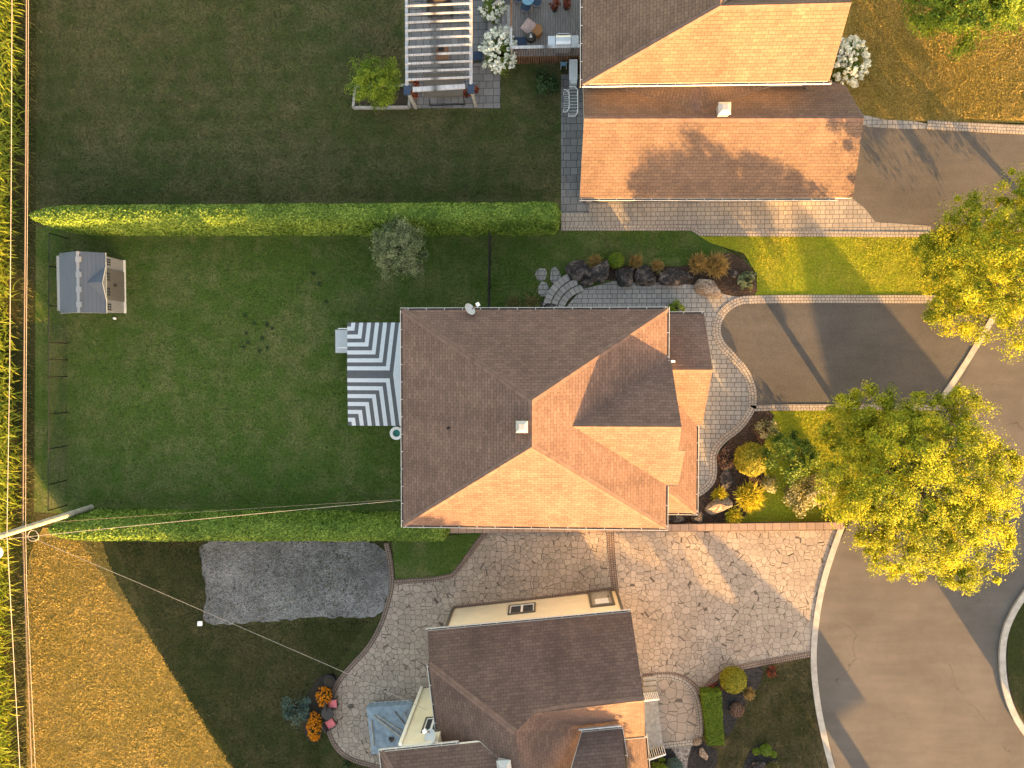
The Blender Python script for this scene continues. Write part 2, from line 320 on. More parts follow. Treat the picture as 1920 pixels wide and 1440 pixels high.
class MB:
    def __init__(s): s.v = []; s.f = []; s.uv = []; s.mi = []
    def face(s, pts, uv=None, mi=0):
        i = len(s.v); s.v += [tuple(p) for p in pts]; s.f.append(list(range(i, i+len(pts)))); s.uv.append(uv); s.mi.append(mi); return s
    def prism(s, poly, z0, z1, mi=0, bottom=False):
        tri = tessellate_polygon([[Vector((p[0], p[1], 0)) for p in poly]])
        nrm = sum(poly[i][0]*poly[(i+1) % len(poly)][1]-poly[(i+1) % len(poly)][0]*poly[i][1] for i in range(len(poly)))
        P = list(poly) if nrm > 0 else list(poly)[::-1]
        tri = tessellate_polygon([[Vector((p[0], p[1], 0)) for p in P]])
        for t in tri:
            a, b, c = (Vector((P[k][0], P[k][1], z1)) for k in t)
            if (b-a).cross(c-a).z < 0: b, c = c, b
            s.face([a, b, c], [(a.x, a.y), (b.x, b.y), (c.x, c.y)], mi)
            if bottom: s.face([(a.x, a.y, z0), (c.x, c.y, z0), (b.x, b.y, z0)], None, mi)
        L = 0
        for k in range(len(P)):
            a, b = P[k], P[(k+1) % len(P)]; d = math.hypot(b[0]-a[0], b[1]-a[1])
            s.face([(a[0], a[1], z0), (b[0], b[1], z0), (b[0], b[1], z1), (a[0], a[1], z1)], [(L, z0), (L+d, z0), (L+d, z1), (L, z1)], mi); L += d
        return s
    def box(s, c, size, ax=None, mi=0):
        """oriented box: centre, full sizes, ax = (x axis, y axis, z axis)"""
        X, Y, Z = ax or (Vector((1, 0, 0)), Vector((0, 1, 0)), Vector((0, 0, 1)))
        c = Vector(c); q = lambda i, j, k: c + X*(i*size[0]/2) + Y*(j*size[1]/2) + Z*(k*size[2]/2)
        for f in (((-1,-1,1),(1,-1,1),(1,1,1),(-1,1,1)), ((-1,1,-1),(1,1,-1),(1,-1,-1),(-1,-1,-1)), ((-1,-1,-1),(1,-1,-1),(1,-1,1),(-1,-1,1)),
                  ((1,1,-1),(-1,1,-1),(-1,1,1),(1,1,1)), ((1,-1,-1),(1,1,-1),(1,1,1),(1,-1,1)), ((-1,1,-1),(-1,-1,-1),(-1,-1,1),(-1,1,1))):
            s.face([q(*k) for k in f], None, mi)
        return s
    def bar(s, a, b, w, h, mi=0, up=Vector((0, 0, 1))):
        a, b = Vector(a), Vector(b); X = b-a; L = X.length; X = X/L
        Y = up.cross(X)
        if Y.length < 1e-3: Y = Vector((0, 1, 0)).cross(X)
        Y.normalize(); Z = X.cross(Y)
        return s.box((a+b)/2, (L, w, h), (X, Y, Z), mi)
    def tube(s, pts, rad, n=8, mi=0, cap=True):
        pts = [Vector(p) for p in pts]; rad = rad if hasattr(rad, '__len__') else [rad]*len(pts)
        ref = Vector((0, 0, 1)); rings = []
        for i, p in enumerate(pts):
            t = (pts[min(i+1, len(pts)-1)] - pts[max(i-1, 0)]).normalized()
            u = t.cross(ref)
            if u.length < .05: u = t.cross(Vector((0, 1, 0)))
            u.normalize(); w = t.cross(u)
            rings.append([p + (u*math.cos(2*math.pi*k/n) + w*math.sin(2*math.pi*k/n))*rad[i] for k in range(n)])
        for i in range(len(pts)-1):
            for k in range(n):
                j = (k+1) % n; s.face([rings[i][k], rings[i+1][k], rings[i+1][j], rings[i][j]], None, mi)
        if cap: s.face(rings[0], None, mi); s.face(rings[-1][::-1], None, mi)
        return s
    def disc(s, c, r, z0, z1, n=24, mi=0, r1=None):
        r1 = r if r1 is None else r1
        lo = [(c[0]+r*math.cos(2*math.pi*k/n), c[1]+r*math.sin(2*math.pi*k/n), z0) for k in range(n)]
        hi = [(c[0]+r1*math.cos(2*math.pi*k/n), c[1]+r1*math.sin(2*math.pi*k/n), z1) for k in range(n)]
        s.face(hi, None, mi); s.face(lo[::-1], None, mi)
        for k in range(n): j = (k+1) % n; s.face([lo[k], lo[j], hi[j], hi[k]], None, mi)
        return s
    def dome(s, c, rx, ry, rz, n=20, m=7, mi=0, low=0.0):
        rings = []
        for i in range(m):
            t = low + (math.pi/2-low)*i/m
            rings.append([Vector((c[0]+rx*math.cos(t)*math.cos(2*math.pi*k/n), c[1]+ry*math.cos(t)*math.sin(2*math.pi*k/n), c[2]+rz*math.sin(t))) for k in range(n)])
        for i in range(m-1):
            for k in range(n): j = (k+1) % n; s.face([rings[i][k], rings[i][j], rings[i+1][j], rings[i+1][k]], None, mi)
        top = Vector((c[0], c[1], c[2]+rz))
        for k in range(n): s.face([rings[-1][k], rings[-1][(k+1) % n], top], None, mi)
        return s
    def build(s, name, mats, parent=None, smooth=False, weld=False):
        me = bpy.data.meshes.new(name); me.from_pydata(s.v, [], s.f)
        if any(u for u in s.uv):
            ul = me.uv_layers.new(name='UVMap'); k = 0
            for f, u in zip(s.f, s.uv):
                for q in range(len(f)): ul.data[k].uv = u[q] if u else (s.v[f[q]][0], s.v[f[q]][1]); k += 1
        me.polygons.foreach_set('material_index', s.mi)
        if smooth: me.polygons.foreach_set('use_smooth', [True]*len(s.f))
        if weld:
            b = bmesh.new(); b.from_mesh(me); bmesh.ops.remove_doubles(b, verts=b.verts, dist=.0005); b.to_mesh(me); b.free()
        a = np.empty(len(me.vertices)*3); me.vertices.foreach_get('co', a)
        return link(name, me, a.reshape(-1, 3), mats, parent)

def quads(name, V, mats, parent=None, tone=None, per=4):
    """V: (N,per,3) loose faces, tone: (N,) per face"""
    N = len(V); me = bpy.data.meshes.new(name)
    me.vertices.add(N*per); me.loops.add(N*per); me.polygons.add(N)
    me.loops.foreach_set('vertex_index', np.arange(N*per, dtype=np.int32))
    me.polygons.foreach_set('loop_start', np.arange(0, N*per, per, dtype=np.int32))
    me.polygons.foreach_set('loop_total', np.full(N, per, dtype=np.int32))
    if tone is not None:
        at = me.attributes.new('tone', 'FLOAT', 'POINT'); at.data.foreach_set('value', np.repeat(np.clip(tone, 0, 1), per).astype(np.float32))
    o = link(name, me, V.reshape(-1, 3), mats, parent); me.validate(); return o
def unit(a): return a/np.maximum(np.linalg.norm(a, axis=1, keepdims=True), 1e-9)
def leaf_quads(P, size, nrm=None, spread=1.0, aspect=.62):
    N = len(P); n = unit(rng.normal(size=(N, 3))*spread + (nrm if nrm is not None else np.array([0, 0, .5])))
    t = unit(np.cross(n, rng.normal(size=(N, 3)))); b = np.cross(n, t)
    s = (size*rng.uniform(.6, 1.3, N))[:, None]
    return np.stack([P - t*s*.5, P - b*s*.5*aspect, P + t*s*.5, P + b*s*.5*aspect], 1)

# ---- ground sheets
def chaikin(pts, k):
    for _ in range(k):
        o = []
        for i in range(len(pts)):
            a, b = pts[i], pts[(i+1) % len(pts)]
            o += [(a[0]*.75+b[0]*.25, a[1]*.75+b[1]*.25), (a[0]*.25+b[0]*.75, a[1]*.25+b[1]*.75)]
        pts = o
    return pts
def px2(pts): return [tuple(W(*p)[:2]) for p in pts]
def sheet(name, pts, z, mat, smooth=0, depth=.06, kind='structure', world=False, jit=0):
    p = pts if world else px2(pts)
    if smooth: p = chaikin(p, smooth)
    if jit:
        o = []
        for a, b in zip(p, p[1:]+p[:1]):
            n = max(1, int(math.hypot(b[0]-a[0], b[1]-a[1])/.22))
            o += [(a[0]+(b[0]-a[0])*k/n+random.gauss(0, jit), a[1]+(b[1]-a[1])*k/n+random.gauss(0, jit)) for k in range(n)]
        p = chaikin(o, 1)
    o = MB().prism(p, z-depth, z).build(name, mat); o['kind'] = kind; return o
def cat(pts, k=2, closed=False):
    """open polyline smoothed"""
    for _ in range(k):
        o = [pts[0]]
        for a, b in zip(pts[:-1], pts[1:]): o += [(a[0]*.75+b[0]*.25, a[1]*.75+b[1]*.25), (a[0]*.25+b[0]*.75, a[1]*.25+b[1]*.75)]
        pts = o + [pts[-1]]
    return pts
def band(mb, line, w, z0, z1, mi=0, side=0):
    """raised strip along a world-space line; side 0 = centred, +1 = to the left of it"""
    P = [Vector((p[0], p[1], 0)) for p in line]; Lf, Rt, u = [], [], [0]
    for i, p in enumerate(P):
        t = (P[min(i+1, len(P)-1)]-P[max(i-1, 0)]).normalized(); n = Vector((-t.y, t.x, 0))
        Lf.append(p + n*(w*(.5+.5*side))); Rt.append(p - n*(w*(.5-.5*side)))
        if i: u.append(u[-1] + (p-P[i-1]).length)
    up = lambda p, z: (p.x, p.y, z)
    for i in range(len(P)-1):
        a, b, c, d = Rt[i], Rt[i+1], Lf[i+1], Lf[i]
        mb.face([up(a, z1), up(b, z1), up(c, z1), up(d, z1)], [(u[i], 0), (u[i+1], 0), (u[i+1], w), (u[i], w)], mi)
        mb.face([up(a, z0), up(b, z0), up(b, z1), up(a, z1)], [(u[i], 0), (u[i+1], 0), (u[i+1], z1-z0), (u[i], z1-z0)], mi)
        mb.face([up(c, z0), up(d, z0), up(d, z1), up(c, z1)], [(u[i+1], 0), (u[i], 0), (u[i], z1-z0), (u[i+1], z1-z0)], mi)
    for i in (0, -1):
        a, d = Rt[i], Lf[i]; f = [up(a, z0), up(a, z1), up(d, z1), up(d, z0)]
        mb.face(f if i == 0 else f[::-1], None, mi)
    return mb
def strip(name, pxline, w, z0, z1, mat, k=2, side=0):
    o = band(MB(), cat(px2(pxline), k), w, z0, z1, 0, side).build(name, mat); o['kind'] = 'structure'; return o

# ================================================================== GROUND
sheet('ground', [(-400, -400), (400, -400), (400, 400), (-400, 400)], 0, 'lawn_patchy', 0, 1, world=True)
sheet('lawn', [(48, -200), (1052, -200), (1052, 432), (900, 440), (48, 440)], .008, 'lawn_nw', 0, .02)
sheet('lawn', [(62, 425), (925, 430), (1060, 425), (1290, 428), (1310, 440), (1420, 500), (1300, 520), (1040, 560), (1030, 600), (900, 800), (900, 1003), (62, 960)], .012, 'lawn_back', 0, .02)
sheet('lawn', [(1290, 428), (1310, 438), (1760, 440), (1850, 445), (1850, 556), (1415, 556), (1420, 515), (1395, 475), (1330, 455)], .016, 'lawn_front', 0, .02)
sheet('lawn', [(44, 998), (380, 1004), (860, 1000), (800, 1700), (-100, 1900), (44, 1300)], .010, 'lawn_patchy', 0, .02)  # shaded side of the same lawn, shade kept in the darker colour
sheet('lawn', [(44, 985), (190, 1000), (205, 1070), (300, 1230), (440, 1450), (560, 1650), (20, 1900), (44, 1300)], .014, 'lawn_dry_lit', 1, .02)  # sunlit side, cut along the house shadow; sunlight painted into the brighter colour
sheet('lawn', [(735, 1015), (905, 998), (900, 1012), (880, 1040), (848, 1083), (742, 1090)], .016, 'lawn_back', 0, .02)
sheet('lawn', [(1540, -300), (2300, -300), (2300, 236), (1750, 228), (1630, 226), (1590, 180), (1560, 140)], .012, 'lawn_dry_lit', 0, .02)
sheet('lawn', [(1440, 770), (1760, 764), (1700, 900), (1575, 985), (1370, 985), (1400, 900)], .012, 'lawn_front', 0, .02)
sheet('lawn', [(1310, 1250), (1530, 1232), (1530, 1320), (1556, 1450), (1620, 1700), (1230, 1700), (1230, 1400), (1310, 1390)], .010, 'lawn_thin', 0, .02)
sheet('field_margin', [(30, -300), (70, -300), (66, 700), (64, 960), (50, 1100), (48, 1300), (60, 1900), (-120, 1900), (-60, 960)], .022, 'lawn_patchy', 0, .02)

# paved areas
sheet('road', [(1790, 735), (1850, 610), (1930, 520), (2050, 430), (2500, 300), (3200, 900), (2800, 2200), (1800, 2200), (1590, 1560), (1556, 1440), (1534, 1320), (1524, 1230), (1530, 1150), (1552, 1060), (1590, 985), (1680, 900)], .02, 'asphalt_road', 0, .05)
sheet('driveway', [(1560, 232), (1750, 236), (2060, 254), (2060, 434), (1760, 432), (1660, 424), (1632, 415), (1606, 392), (1560, 380)], .030, 'asphalt', 0, .05)
drv2 = [(1790, 560), (1400, 562), (1372, 573), (1352, 592), (1345, 618), (1356, 646), (1383, 672), (1402, 700), (1411, 735), (1409, 765), (1770, 765), (1800, 720), (1848, 628), (1850, 562)]
sheet('driveway', drv2, .034, 'asphalt_dark', 0, .05)
wk = [(1040, 600), (1062, 575), (1090, 543), (1150, 527), (1300, 527), (1362, 553), (1400, 553), (1366, 572), (1346, 597), (1341, 620), (1352, 648), (1380, 674), (1402, 700), (1412, 740), (1402, 775), (1385, 800), (1350, 826), (1336, 850), (1338, 890), (1330, 910), (1305, 928), (1250, 930), (1150, 850), (1150, 640)]
sheet('path', wk, .040, 'paver', 0, .05)
strip('path_edging', [(1790, 561), (1405, 560), (1378, 566), (1354, 584), (1342, 610), (1346, 640), (1372, 668), (1396, 694), (1411, 728), (1410, 766)], .46, .02, .060, 'edging', 2)
strip('path_edging', [(1406, 766), (1460, 764), (1540, 764), (1640, 762), (1770, 764)], .36, .02, .060, 'edging', 1)
strip('path_edging', [(1410, 764), (1404, 776), (1386, 802), (1352, 826), (1336, 850), (1338, 888), (1331, 908), (1305, 928), (1256, 932)], .42, .02, .062, 'edging', 2)
sheet('path', [(1052, 150), (1110, 150), (1110, 380), (1600, 374), (1622, 392), (1640, 416), (1745, 424), (1745, 440), (1312, 439), (1296, 429), (1052, 429)], .036, 'paver_tan', 0, .05)
sheet('path', [(1052, 140), (1105, 140), (1105, 400), (1052, 400)], .044, 'paver_slate', 0, .05)
sheet('path', [(1560, 150), (1585, 165), (1604, 195), (1622, 222), (1745, 230), (1750, 245), (1590, 236), (1500, 170)], .040, 'paver', 1, .05)
strip('path_edging', [(1738, 234), (1800, 238), (2060, 250)], .5, .02, .058, 'edging', 1)
strip('path_edging', [(1052, 428), (1296, 428), (1312, 438), (1745, 440)], .30, .02, .058, 'edging', 0)
sheet('patio', [(768, -150), (960, -150), (960, 40), (938, 62), (938, 203), (768, 203)], .040, 'paver_slate', 0, .05)
d3 = [(1000, 992), (1575, 988), (1552, 1060), (1532, 1150), (1524, 1225), (1450, 1238), (1378, 1252), (1342, 1270), (1322, 1296), (1310, 1296), (1290, 1272), (1255, 1264), (1205, 1268), (1120, 1330), (800, 1560), (760, 1440), (722, 1440), (654, 1424), (622, 1392), (612, 1345), (626, 1290), (652, 1255), (692, 1214), (716, 1170), (731, 1120), (737, 1090), (842, 1084), (862, 1064), (886, 1030), (912, 996)]
sheet('driveway', d3, .046, 'flag', 0, .06)
strip('driveway_edging', [(724, 1018), (732, 1050), (736, 1092), (731, 1120), (716, 1170), (692, 1214), (652, 1255), (626, 1290), (612, 1345), (622, 1392), (654, 1424), (722, 1440)], .30, .02, .064, 'edging_brown', 2)
strip('driveway_edging', [(739, 1091), (842, 1084), (862, 1064), (886, 1030), (912, 996)], .30, .02, .068, 'edging_brown', 1)
strip('driveway_edging', [(905, 994), (1250, 992), (1576, 989)], .30, .02, .066, 'edging_brown', 0)
strip('driveway_edging', [(1144, 994), (1147, 1050), (1154, 1112)], .42, .03, .062, 'edging_brown', 1)
strip('driveway_edging', [(850, 1141), (1000, 1125), (1160, 1104)], .36, .03, .061, 'edging_brown', 0)
strip('driveway_edging', [(1205, 1268), (1255, 1263), (1290, 1272), (1314, 1299)], .34, .03, .066, 'edging_brown', 2)
strip('driveway_edging', [(1314, 1301), (1330, 1280), (1350, 1263), (1378, 1252), (1450, 1238), (1524, 1225)], .34, .02, .070, 'edging_brown', 2)
sheet('patio', [(1200, 1270), (1255, 1267), (1286, 1278), (1306, 1305), (1314, 1365), (1308, 1388), (1240, 1396), (1200, 1400)], .052, 'flag_big', 0, .06)
strip('patio_edging', [(1225, 1269), (1255, 1267), (1286, 1278), (1306, 1305), (1314, 1365), (1308, 1384)], .36, .02, .074, 'edging', 2)
strip('patio_edging', [(1308, 1390), (1240, 1398)], .36, .02, .072, 'edging', 0)
sheet('gravel_pad', [(374, 1004), (376, 1060), (391, 1110), (376, 1168), (420, 1172), (500, 1164), (600, 1156), (690, 1160), (716, 1150), (728, 1110), (733, 1080), (720, 1004)], .026, 'gravel', 2, .03, jit=.05)
sheet('gravel_path', [(1240, 1397), (1312, 1392), (1305, 1420), (1290, 1460), (1262, 1460)], .030, 'pebble', 0, .03)
sheet('mulch_bed', [(1360, 472), (1385, 480), (1404, 496), (1418, 520), (1420, 556), (1362, 556), (1300, 530), (1150, 530), (1075, 505), (1095, 494), (1200, 500), (1300, 500)], .055, 'mulch', 1, .06)
sheet('mulch_bed', [(1412, 771), (1452, 771), (1446, 800), (1424, 848), (1436, 900), (1405, 955), (1384, 986), (1250, 986), (1250, 930), (1310, 930), (1336, 905), (1340, 856), (1385, 806)], .050, 'mulch', 1, .06)
sheet('mulch_bed', [(1314, 1300), (1335, 1272), (1370, 1254), (1425, 1243), (1432, 1262), (1420, 1290), (1400, 1312), (1382, 1350), (1358, 1392), (1350, 1300)], .056, 'mulch_dark', 1, .06)
sheet('mulch_bed', [(1385, 1470), (1400, 1415), (1420, 1394), (1440, 1394), (1456, 1410), (1460, 1470)], .036, 'mulch_dark', 1, .05)
sheet('mulch_bed', [(1243, 1398), (1262, 1402), (1276, 1440), (1280, 1480), (1225, 1480), (1225, 1410)], .042, 'mulch_dark', 1, .05)
sheet('mulch_bed', [(1292, 1400), (1312, 1386), (1330, 1400), (1350, 1408), (1330, 1480), (1285, 1480)], .038, 'mulch_dark', 1, .05)
sheet('mulch_bed', [(600, 1265), (634, 1262), (640, 1290), (618, 1330), (606, 1360), (600, 1394), (572, 1386), (566, 1340), (575, 1300)], .036, 'soil', 1, .05)
sheet('traffic_island', [(1885, 1190), (1920, 1110), (2010, 1040), (2200, 1050), (2300, 1250), (2200, 1420), (2010, 1440), (1930, 1375), (1890, 1300)], .06, 'lawn_patchy', 2, .06)
strip('kerb', [(2030, 1030), (1940, 1085), (1900, 1140), (1879, 1190), (1876, 1250), (1886, 1310), (1916, 1372), (1990, 1440)], .34, 0, .14, 'concrete', 2)
strip('kerb', [(1578, 985), (1556, 1045), (1540, 1100), (1530, 1155), (1523, 1230), (1530, 1310), (1545, 1385), (1562, 1450), (1590, 1540), (1640, 1640)], .33, 0, .10, 'concrete', 2)
strip('kerb', [(1762, 752), (1800, 697), (1842, 628), (1868, 585)], .32, 0, .065, 'concrete', 1)

# ================================================================== ROOFS AND HOUSES
def roof(name, faces, mat, parent, th=.16, caps=True, capmat=None):
    """sloping planes with shingle UVs, thickness at the eaves and a band of ridge shingles along hips and ridges"""
    mb = MB(); edges = {}
    key = lambda p: (round(p[0], 2), round(p[1], 2), round(p[2], 2))
    norms = []
    for f in faces:
        P = [Vector(p) for p in f]; n = Vector((0, 0, 0))
        for i in range(len(P)): n += (P[i]-P[0]).cross(P[(i+1) % len(P)]-P[0])
        if n.z < 0: P.reverse(); n = -n
        n.normalize(); norms.append(n)
        e = Vector((0, 0, 1)).cross(n); e = e.normalized() if e.length > .01 else Vector((1, 0, 0)); up = n.cross(e); o = P[0]*0
        tri = tessellate_polygon([[Vector(((p).dot(e), (p).dot(up), 0)) for p in P]])
        for t in tri:
            a, b, c = (P[k] for k in t)
            if (b-a).cross(c-a).dot(n) < 0: b, c = c, b
            mb.face([a, b, c], [((p-o).dot(e), (p-o).dot(up)) for p in (a, b, c)])
            dz = Vector((0, 0, th)); mb.face([a-dz, c-dz, b-dz], None, 1)
        for i in range(len(P)):
            a, b = P[i], P[(i+1) % len(P)]
            k = tuple(sorted((key(a), key(b)))); edges.setdefault(k, []).append((a, b, n, len(norms)-1, P))
    for k, L in edges.items():
        if len(L) == 1:
            a, b = L[0][0], L[0][1]; dz = Vector((0, 0, th)); mb.face([a-dz, b-dz, b, a], None, 1)
    ro = mb.build(name, [mat, 'trim'], parent)
    if caps:
        cb = MB()
        for k, L in edges.items():
            if len(L) != 2: continue
            a, b = L[0][0], L[0][1]; c2 = sum(L[1][4], Vector())/len(L[1][4])
            if (c2-a).dot(L[0][2]) > 0.02: continue      # a valley
            t = (b-a).normalized()
            for (p, q, n, _, PP) in L:
                ins = n.cross((q-p).normalized()).normalized(); w = .17; lift = n*.018
                A, B = p + lift, q + lift; D, E2 = p + ins*w + lift*.7, q + ins*w + lift*.7
                Ln = (q-p).length
                cb.face([A, B, E2, D], [(0, 0), (0, Ln), (w, Ln), (w, 0)])
        if cb.f: cb.build('ridge_cap', [capmat or 'roof_cap'], ro)
    return ro
def gutter(name, line, parent, off=.07, br=.9, lip=.022):
    """white K-gutter along an eave (line runs with the roof on its left): dark trough, white lip, hanger straps"""
    mb = MB()
    for a, b in zip(line[:-1], line[1:]):
        a, b = Vector(a), Vector(b); t = (b-a).normalized(); n = Vector((t.y, -t.x, 0)).normalized()
        L = (b-a).length
        mb.bar(a+n*.045+Vector((0, 0, -.10)), b+n*.045+Vector((0, 0, -.10)), .09, .03, 1)
        mb.bar(a+n*(.09+lip/2)-t*.01+Vector((0, 0, -.06)), b+n*(.09+lip/2)+t*(.09+lip)+Vector((0, 0, -.06)), lip, .12, 0)
        k = int(L/br)
        for i in range(k+1):
            p = a + t*(min(L, .1+i*L/max(k, 1)*.97)); mb.bar(p+Vector((0, 0, -.012)), p+n*.105+Vector((0, 0, -.012)), .03, .014, 0)
    return mb.build('gutter', ['gutter_white', 'gutter_trough'], parent)
def walls(parent, poly, z0, z1, mat, name='wall'):
    return MB().prism(poly, z0, z1).build(name, mat, parent)
def window(parent, c, ax, w, h, frame='brown_trim', pane='glass', split=2):
    """c on the wall face; ax = (along wall, out of wall)"""
    X, N = Vector(ax[0]).normalized(), Vector(ax[1]).normalized(); Z = Vector((0, 0, 1)); c = Vector(c); b = .09
    f = MB(); A = (X, N, Z)
    for s in (-1, 1):
        f.box(c + Z*(s*(h/2+b/2)) + N*.04, (w+2*b, .09, b), A); f.box(c + X*(s*(w/2+b/2)) + N*.04, (b, .09, h), A)
    fo = f.build('window', frame, parent)
    g = MB(); g.box(c + N*.012, (w, .02, h), A); g.build('pane', pane, fo)
    s = MB()
    for i in range(split):
        cc = c + X*((i+.5)/split-.5)*w; ww = w/split
        for q in (-1, 1):
            s.box(cc + X*(q*(ww/2-.03)) + N*.035, (.06, .03, h), A); s.box(cc + Z*(q*(h/2-.03)) + N*.033, (ww-.12, .03, .06), A)
    s.build('sash', 'white', fo); return fo
def roof_vent(parent, c, w=.62, h=.42, rot=0):
    """square metal roof ventilator with a sloping hood"""
    X, Y = Vector((math.cos(rot), math.sin(rot), 0)), Vector((-math.sin(rot), math.cos(rot), 0)); c = Vector(c)
    mb = MB(); q = lambda i, j, z, k=1.0: c + X*(i*w/2*k) + Y*(j*w/2*k) + Vector((0, 0, z))
    lo = [q(-1, -1, -.35), q(1, -1, -.35), q(1, 1, -.35), q(-1, 1, -.35)]; mid = [q(-1, -1, h*.6), q(1, -1, h*.6), q(1, 1, h*.6), q(-1, 1, h*.6)]
    ov = [q(-1, -1, h*.62, 1.2), q(1, -1, h*.62, 1.2), q(1, 1, h*.62, 1.2), q(-1, 1, h*.62, 1.2)]; top = [q(-1, -1, h, .55), q(1, -1, h, .55), q(1, 1, h, .55), q(-1, 1, h, .55)]
    for A, B in ((lo, mid), (ov, top)):
        for k in range(4): mb.face([A[k], A[(k+1) % 4], B[(k+1) % 4], B[k]])
    mb.face(top); mb.face(ov[::-1])
    return mb.build('roof_vent', 'galv', parent)

# ---------------- the house in the middle
HM = thing('house', 'brown-roofed hip house with white gutters in the middle, striped canopy behind it', 'house', (-.6, -2.8, 0), 'houses with brown shingle roofs')
e, r = 5.3, 8.8
XW, XE, YN, YS = -7.30, 6.13, 2.75, -8.34
RN, RS = Vector((-.606, -1.66, r)), Vector((-.606, -3.81, r))
NW, NE, SE, SW = Vector((XW, YN, e)), Vector((XE, YN, e)), Vector((XE, YS, e)), Vector((XW, YS, e))
roof('main_roof', [[NW, NE, RN], [NE, SE, RS, RN], [SE, SW, RS], [SW, NW, RN, RS]], 'roof', HM)
# front cross gable
wr = 7.8; xr = W(1278, 800, wr).x; yr = W(1278, 800, wr).y
A1, A2 = Vector((1.25, yr, wr)), Vector((xr, yr, wr)); B1, B2 = Vector((6.05, .19, e)), Vector((xr-.06, .19, e))
D1, D2 = Vector((6.05, -6.14, e)), Vector((W(1272, 909, e).x, -6.14, e))
j1, j2 = onplane(1272, 847, A1, A2, D1), onplane(1285, 847, A1, A2, D1)
roof('front_gable_roof', [[A1, A2, B2, B1], [A2, A1, D1, D2, j2, j1]], 'roof', HM)
# garage gable and porch roof (one storey)
ge = 2.85; gx = W(1320, 588, ge).x; gy = W(1341, 693, 4.65).y
G = [Vector((5.5, gy, 4.65)), Vector((gx+.05, gy, 4.65)), Vector((gx, 2.69, ge)), Vector((5.5, 2.69, ge)), Vector((gx-.04, -3.3, ge)), Vector((5.5, -3.3, ge))]
roof('garage_roof', [[G[0], G[1], G[2], G[3]], [G[1], G[0], G[5], G[4]]], 'roof', HM)
px_e = W(1306, 880, 2.85).x; py_s = W(1300, 962, 2.85).y
roof('porch_roof', [[(5.7, -2.3, 4.35), (px_e, -2.3, 2.85), (px_e, py_s, 2.85), (5.7, py_s+2.0, 4.35)], [(5.7, py_s+2.0, 4.35), (px_e, py_s, 2.85), (5.2, py_s, 2.85), (5.2, py_s+2.0, 4.35)]], 'roof', HM)
walls(HM, [(XW+.5, YS+.45), (5.65, YS+.45), (5.65, -6.0), (5.95, -6.0), (5.95, 0), (5.65, 0), (5.65, YN-.45), (XW+.5, YN-.45)], -.3, e-.06, 'white_siding')
MB().face([(5.95, 0, e-.06), (5.95, -6.0, e-.06), (5.95, yr, wr-.25)]).build('gable', 'white_siding', HM)
walls(HM, [(5.66, -3.0), (gx-.35, -3.0), (gx-.35, 2.35), (5.66, 2.35)], -.3, ge-.05, 'white_siding', 'garage_wall')
MB().face([(gx-.35, -3.0, ge-.05), (gx-.35, 2.35, ge-.05), (gx-.35, gy, 4.45)]).build('gable', 'white_siding', HM)
dm = MB().box((gx-.33, -.35, 1.12), (.06, 4.6, 2.2)); 
for k in range(4): dm.box((gx-.29, -.35, .3+k*.55), (.03, 4.5, .44))
dm.build('garage_door', 'white', HM)
for y in (-3.4, -5.2, py_s+.3): MB().bar((px_e-.3, y, 0), (px_e-.3, y, 2.72), .16, .16).build('porch_post', 'white', HM)
gutter('gutter', [NW, SW], HM); gutter('gutter', [SW, SE], HM); gutter('gutter', [NE, NW], HM)
gutter('gutter', [Vector((XE, .25, e)), NE], HM); gutter('gutter', [SE, D1+Vector((.08, 0, 0))], HM)
gutter('gutter', [G[2], G[3]], HM); gutter('gutter', [(px_e, py_s, 2.85), (px_e, -3.3, 2.85)], HM); gutter('gutter', [(XE, py_s, 2.85), (px_e, py_s, 2.85)], HM)
MB().bar(D1+Vector((.1, .03, -.05)), D2+Vector((-.02, .03, -.05)), .12, .12).build('downspout', 'brown_trim', HM)
MB().bar((XE+.05, .12, e), (XE+.4, .12, e-.2), .1, .1).bar((XE+.36, .12, e-.2), (XE+.36, .12, 4.2), .1, .1).build('downspout', 'white', HM)
E_pl = (NE, SE, RS); W_pl = (NW, SW, RS)
roof_vent(HM, onplane(979, 799, *W_pl)+Vector((0, 0, .1)), .46, .4)
pp = onplane(841, 802, *W_pl); MB().tube([pp-Vector((0, 0, .2)), pp+Vector((0, 0, .35))], .06, 10).build('vent_pipe', 'black', HM)
for y in (-5.5, -.5): window(HM, (XW+.5, y, 3.9), ((0, 1, 0), (-1, 0, 0)), 1.4, 1.2)
for x in (-3, 2): window(HM, (x, YN-.45, 3.9), ((1, 0, 0), (0, 1, 0)), 1.2, 1.1)
def dish(base, face, arm, label, s=.75):
    b = Vector(base); t = thing('satellite_dish', label, 'dish', b, 'satellite dishes on eaves')
    f = Vector(face).normalized(); X = Vector((0, 0, 1)).cross(f).normalized(); Y = f.cross(X); c = b + Vector((0, 0, .45))
    mb = MB(); rings = []
    for i in range(6):
        q = i/5*s/2; rings.append([c + f*(q*q*.9) + (X*math.cos(a)*.85 + Y*math.sin(a))*q for a in np.linspace(0, 2*math.pi, 20, endpoint=False)])
    for i in range(5):
        for k in range(20): mb.face([rings[i][k], rings[i][(k+1) % 20], rings[i+1][(k+1) % 20], rings[i+1][k]])
    mb.build('reflector', 'grey_plastic', t)
    e2 = c + f*.55 - Y*.18; MB().bar(c - Y*.3, e2, .045, .045).build('arm', 'wicker', t)
    MB().box(e2, (.2, .14, .14), (X, Y, f)).build('receiver', 'white', t)
    MB().tube([b+Vector((0, 0, -.1)), c - f*.06], .03, 8).build('mast', 'galv', t)
dish(W(880, 583, 5.2), (.75, .42, .5), 0, 'grey satellite dish on the north gutter of the middle house')

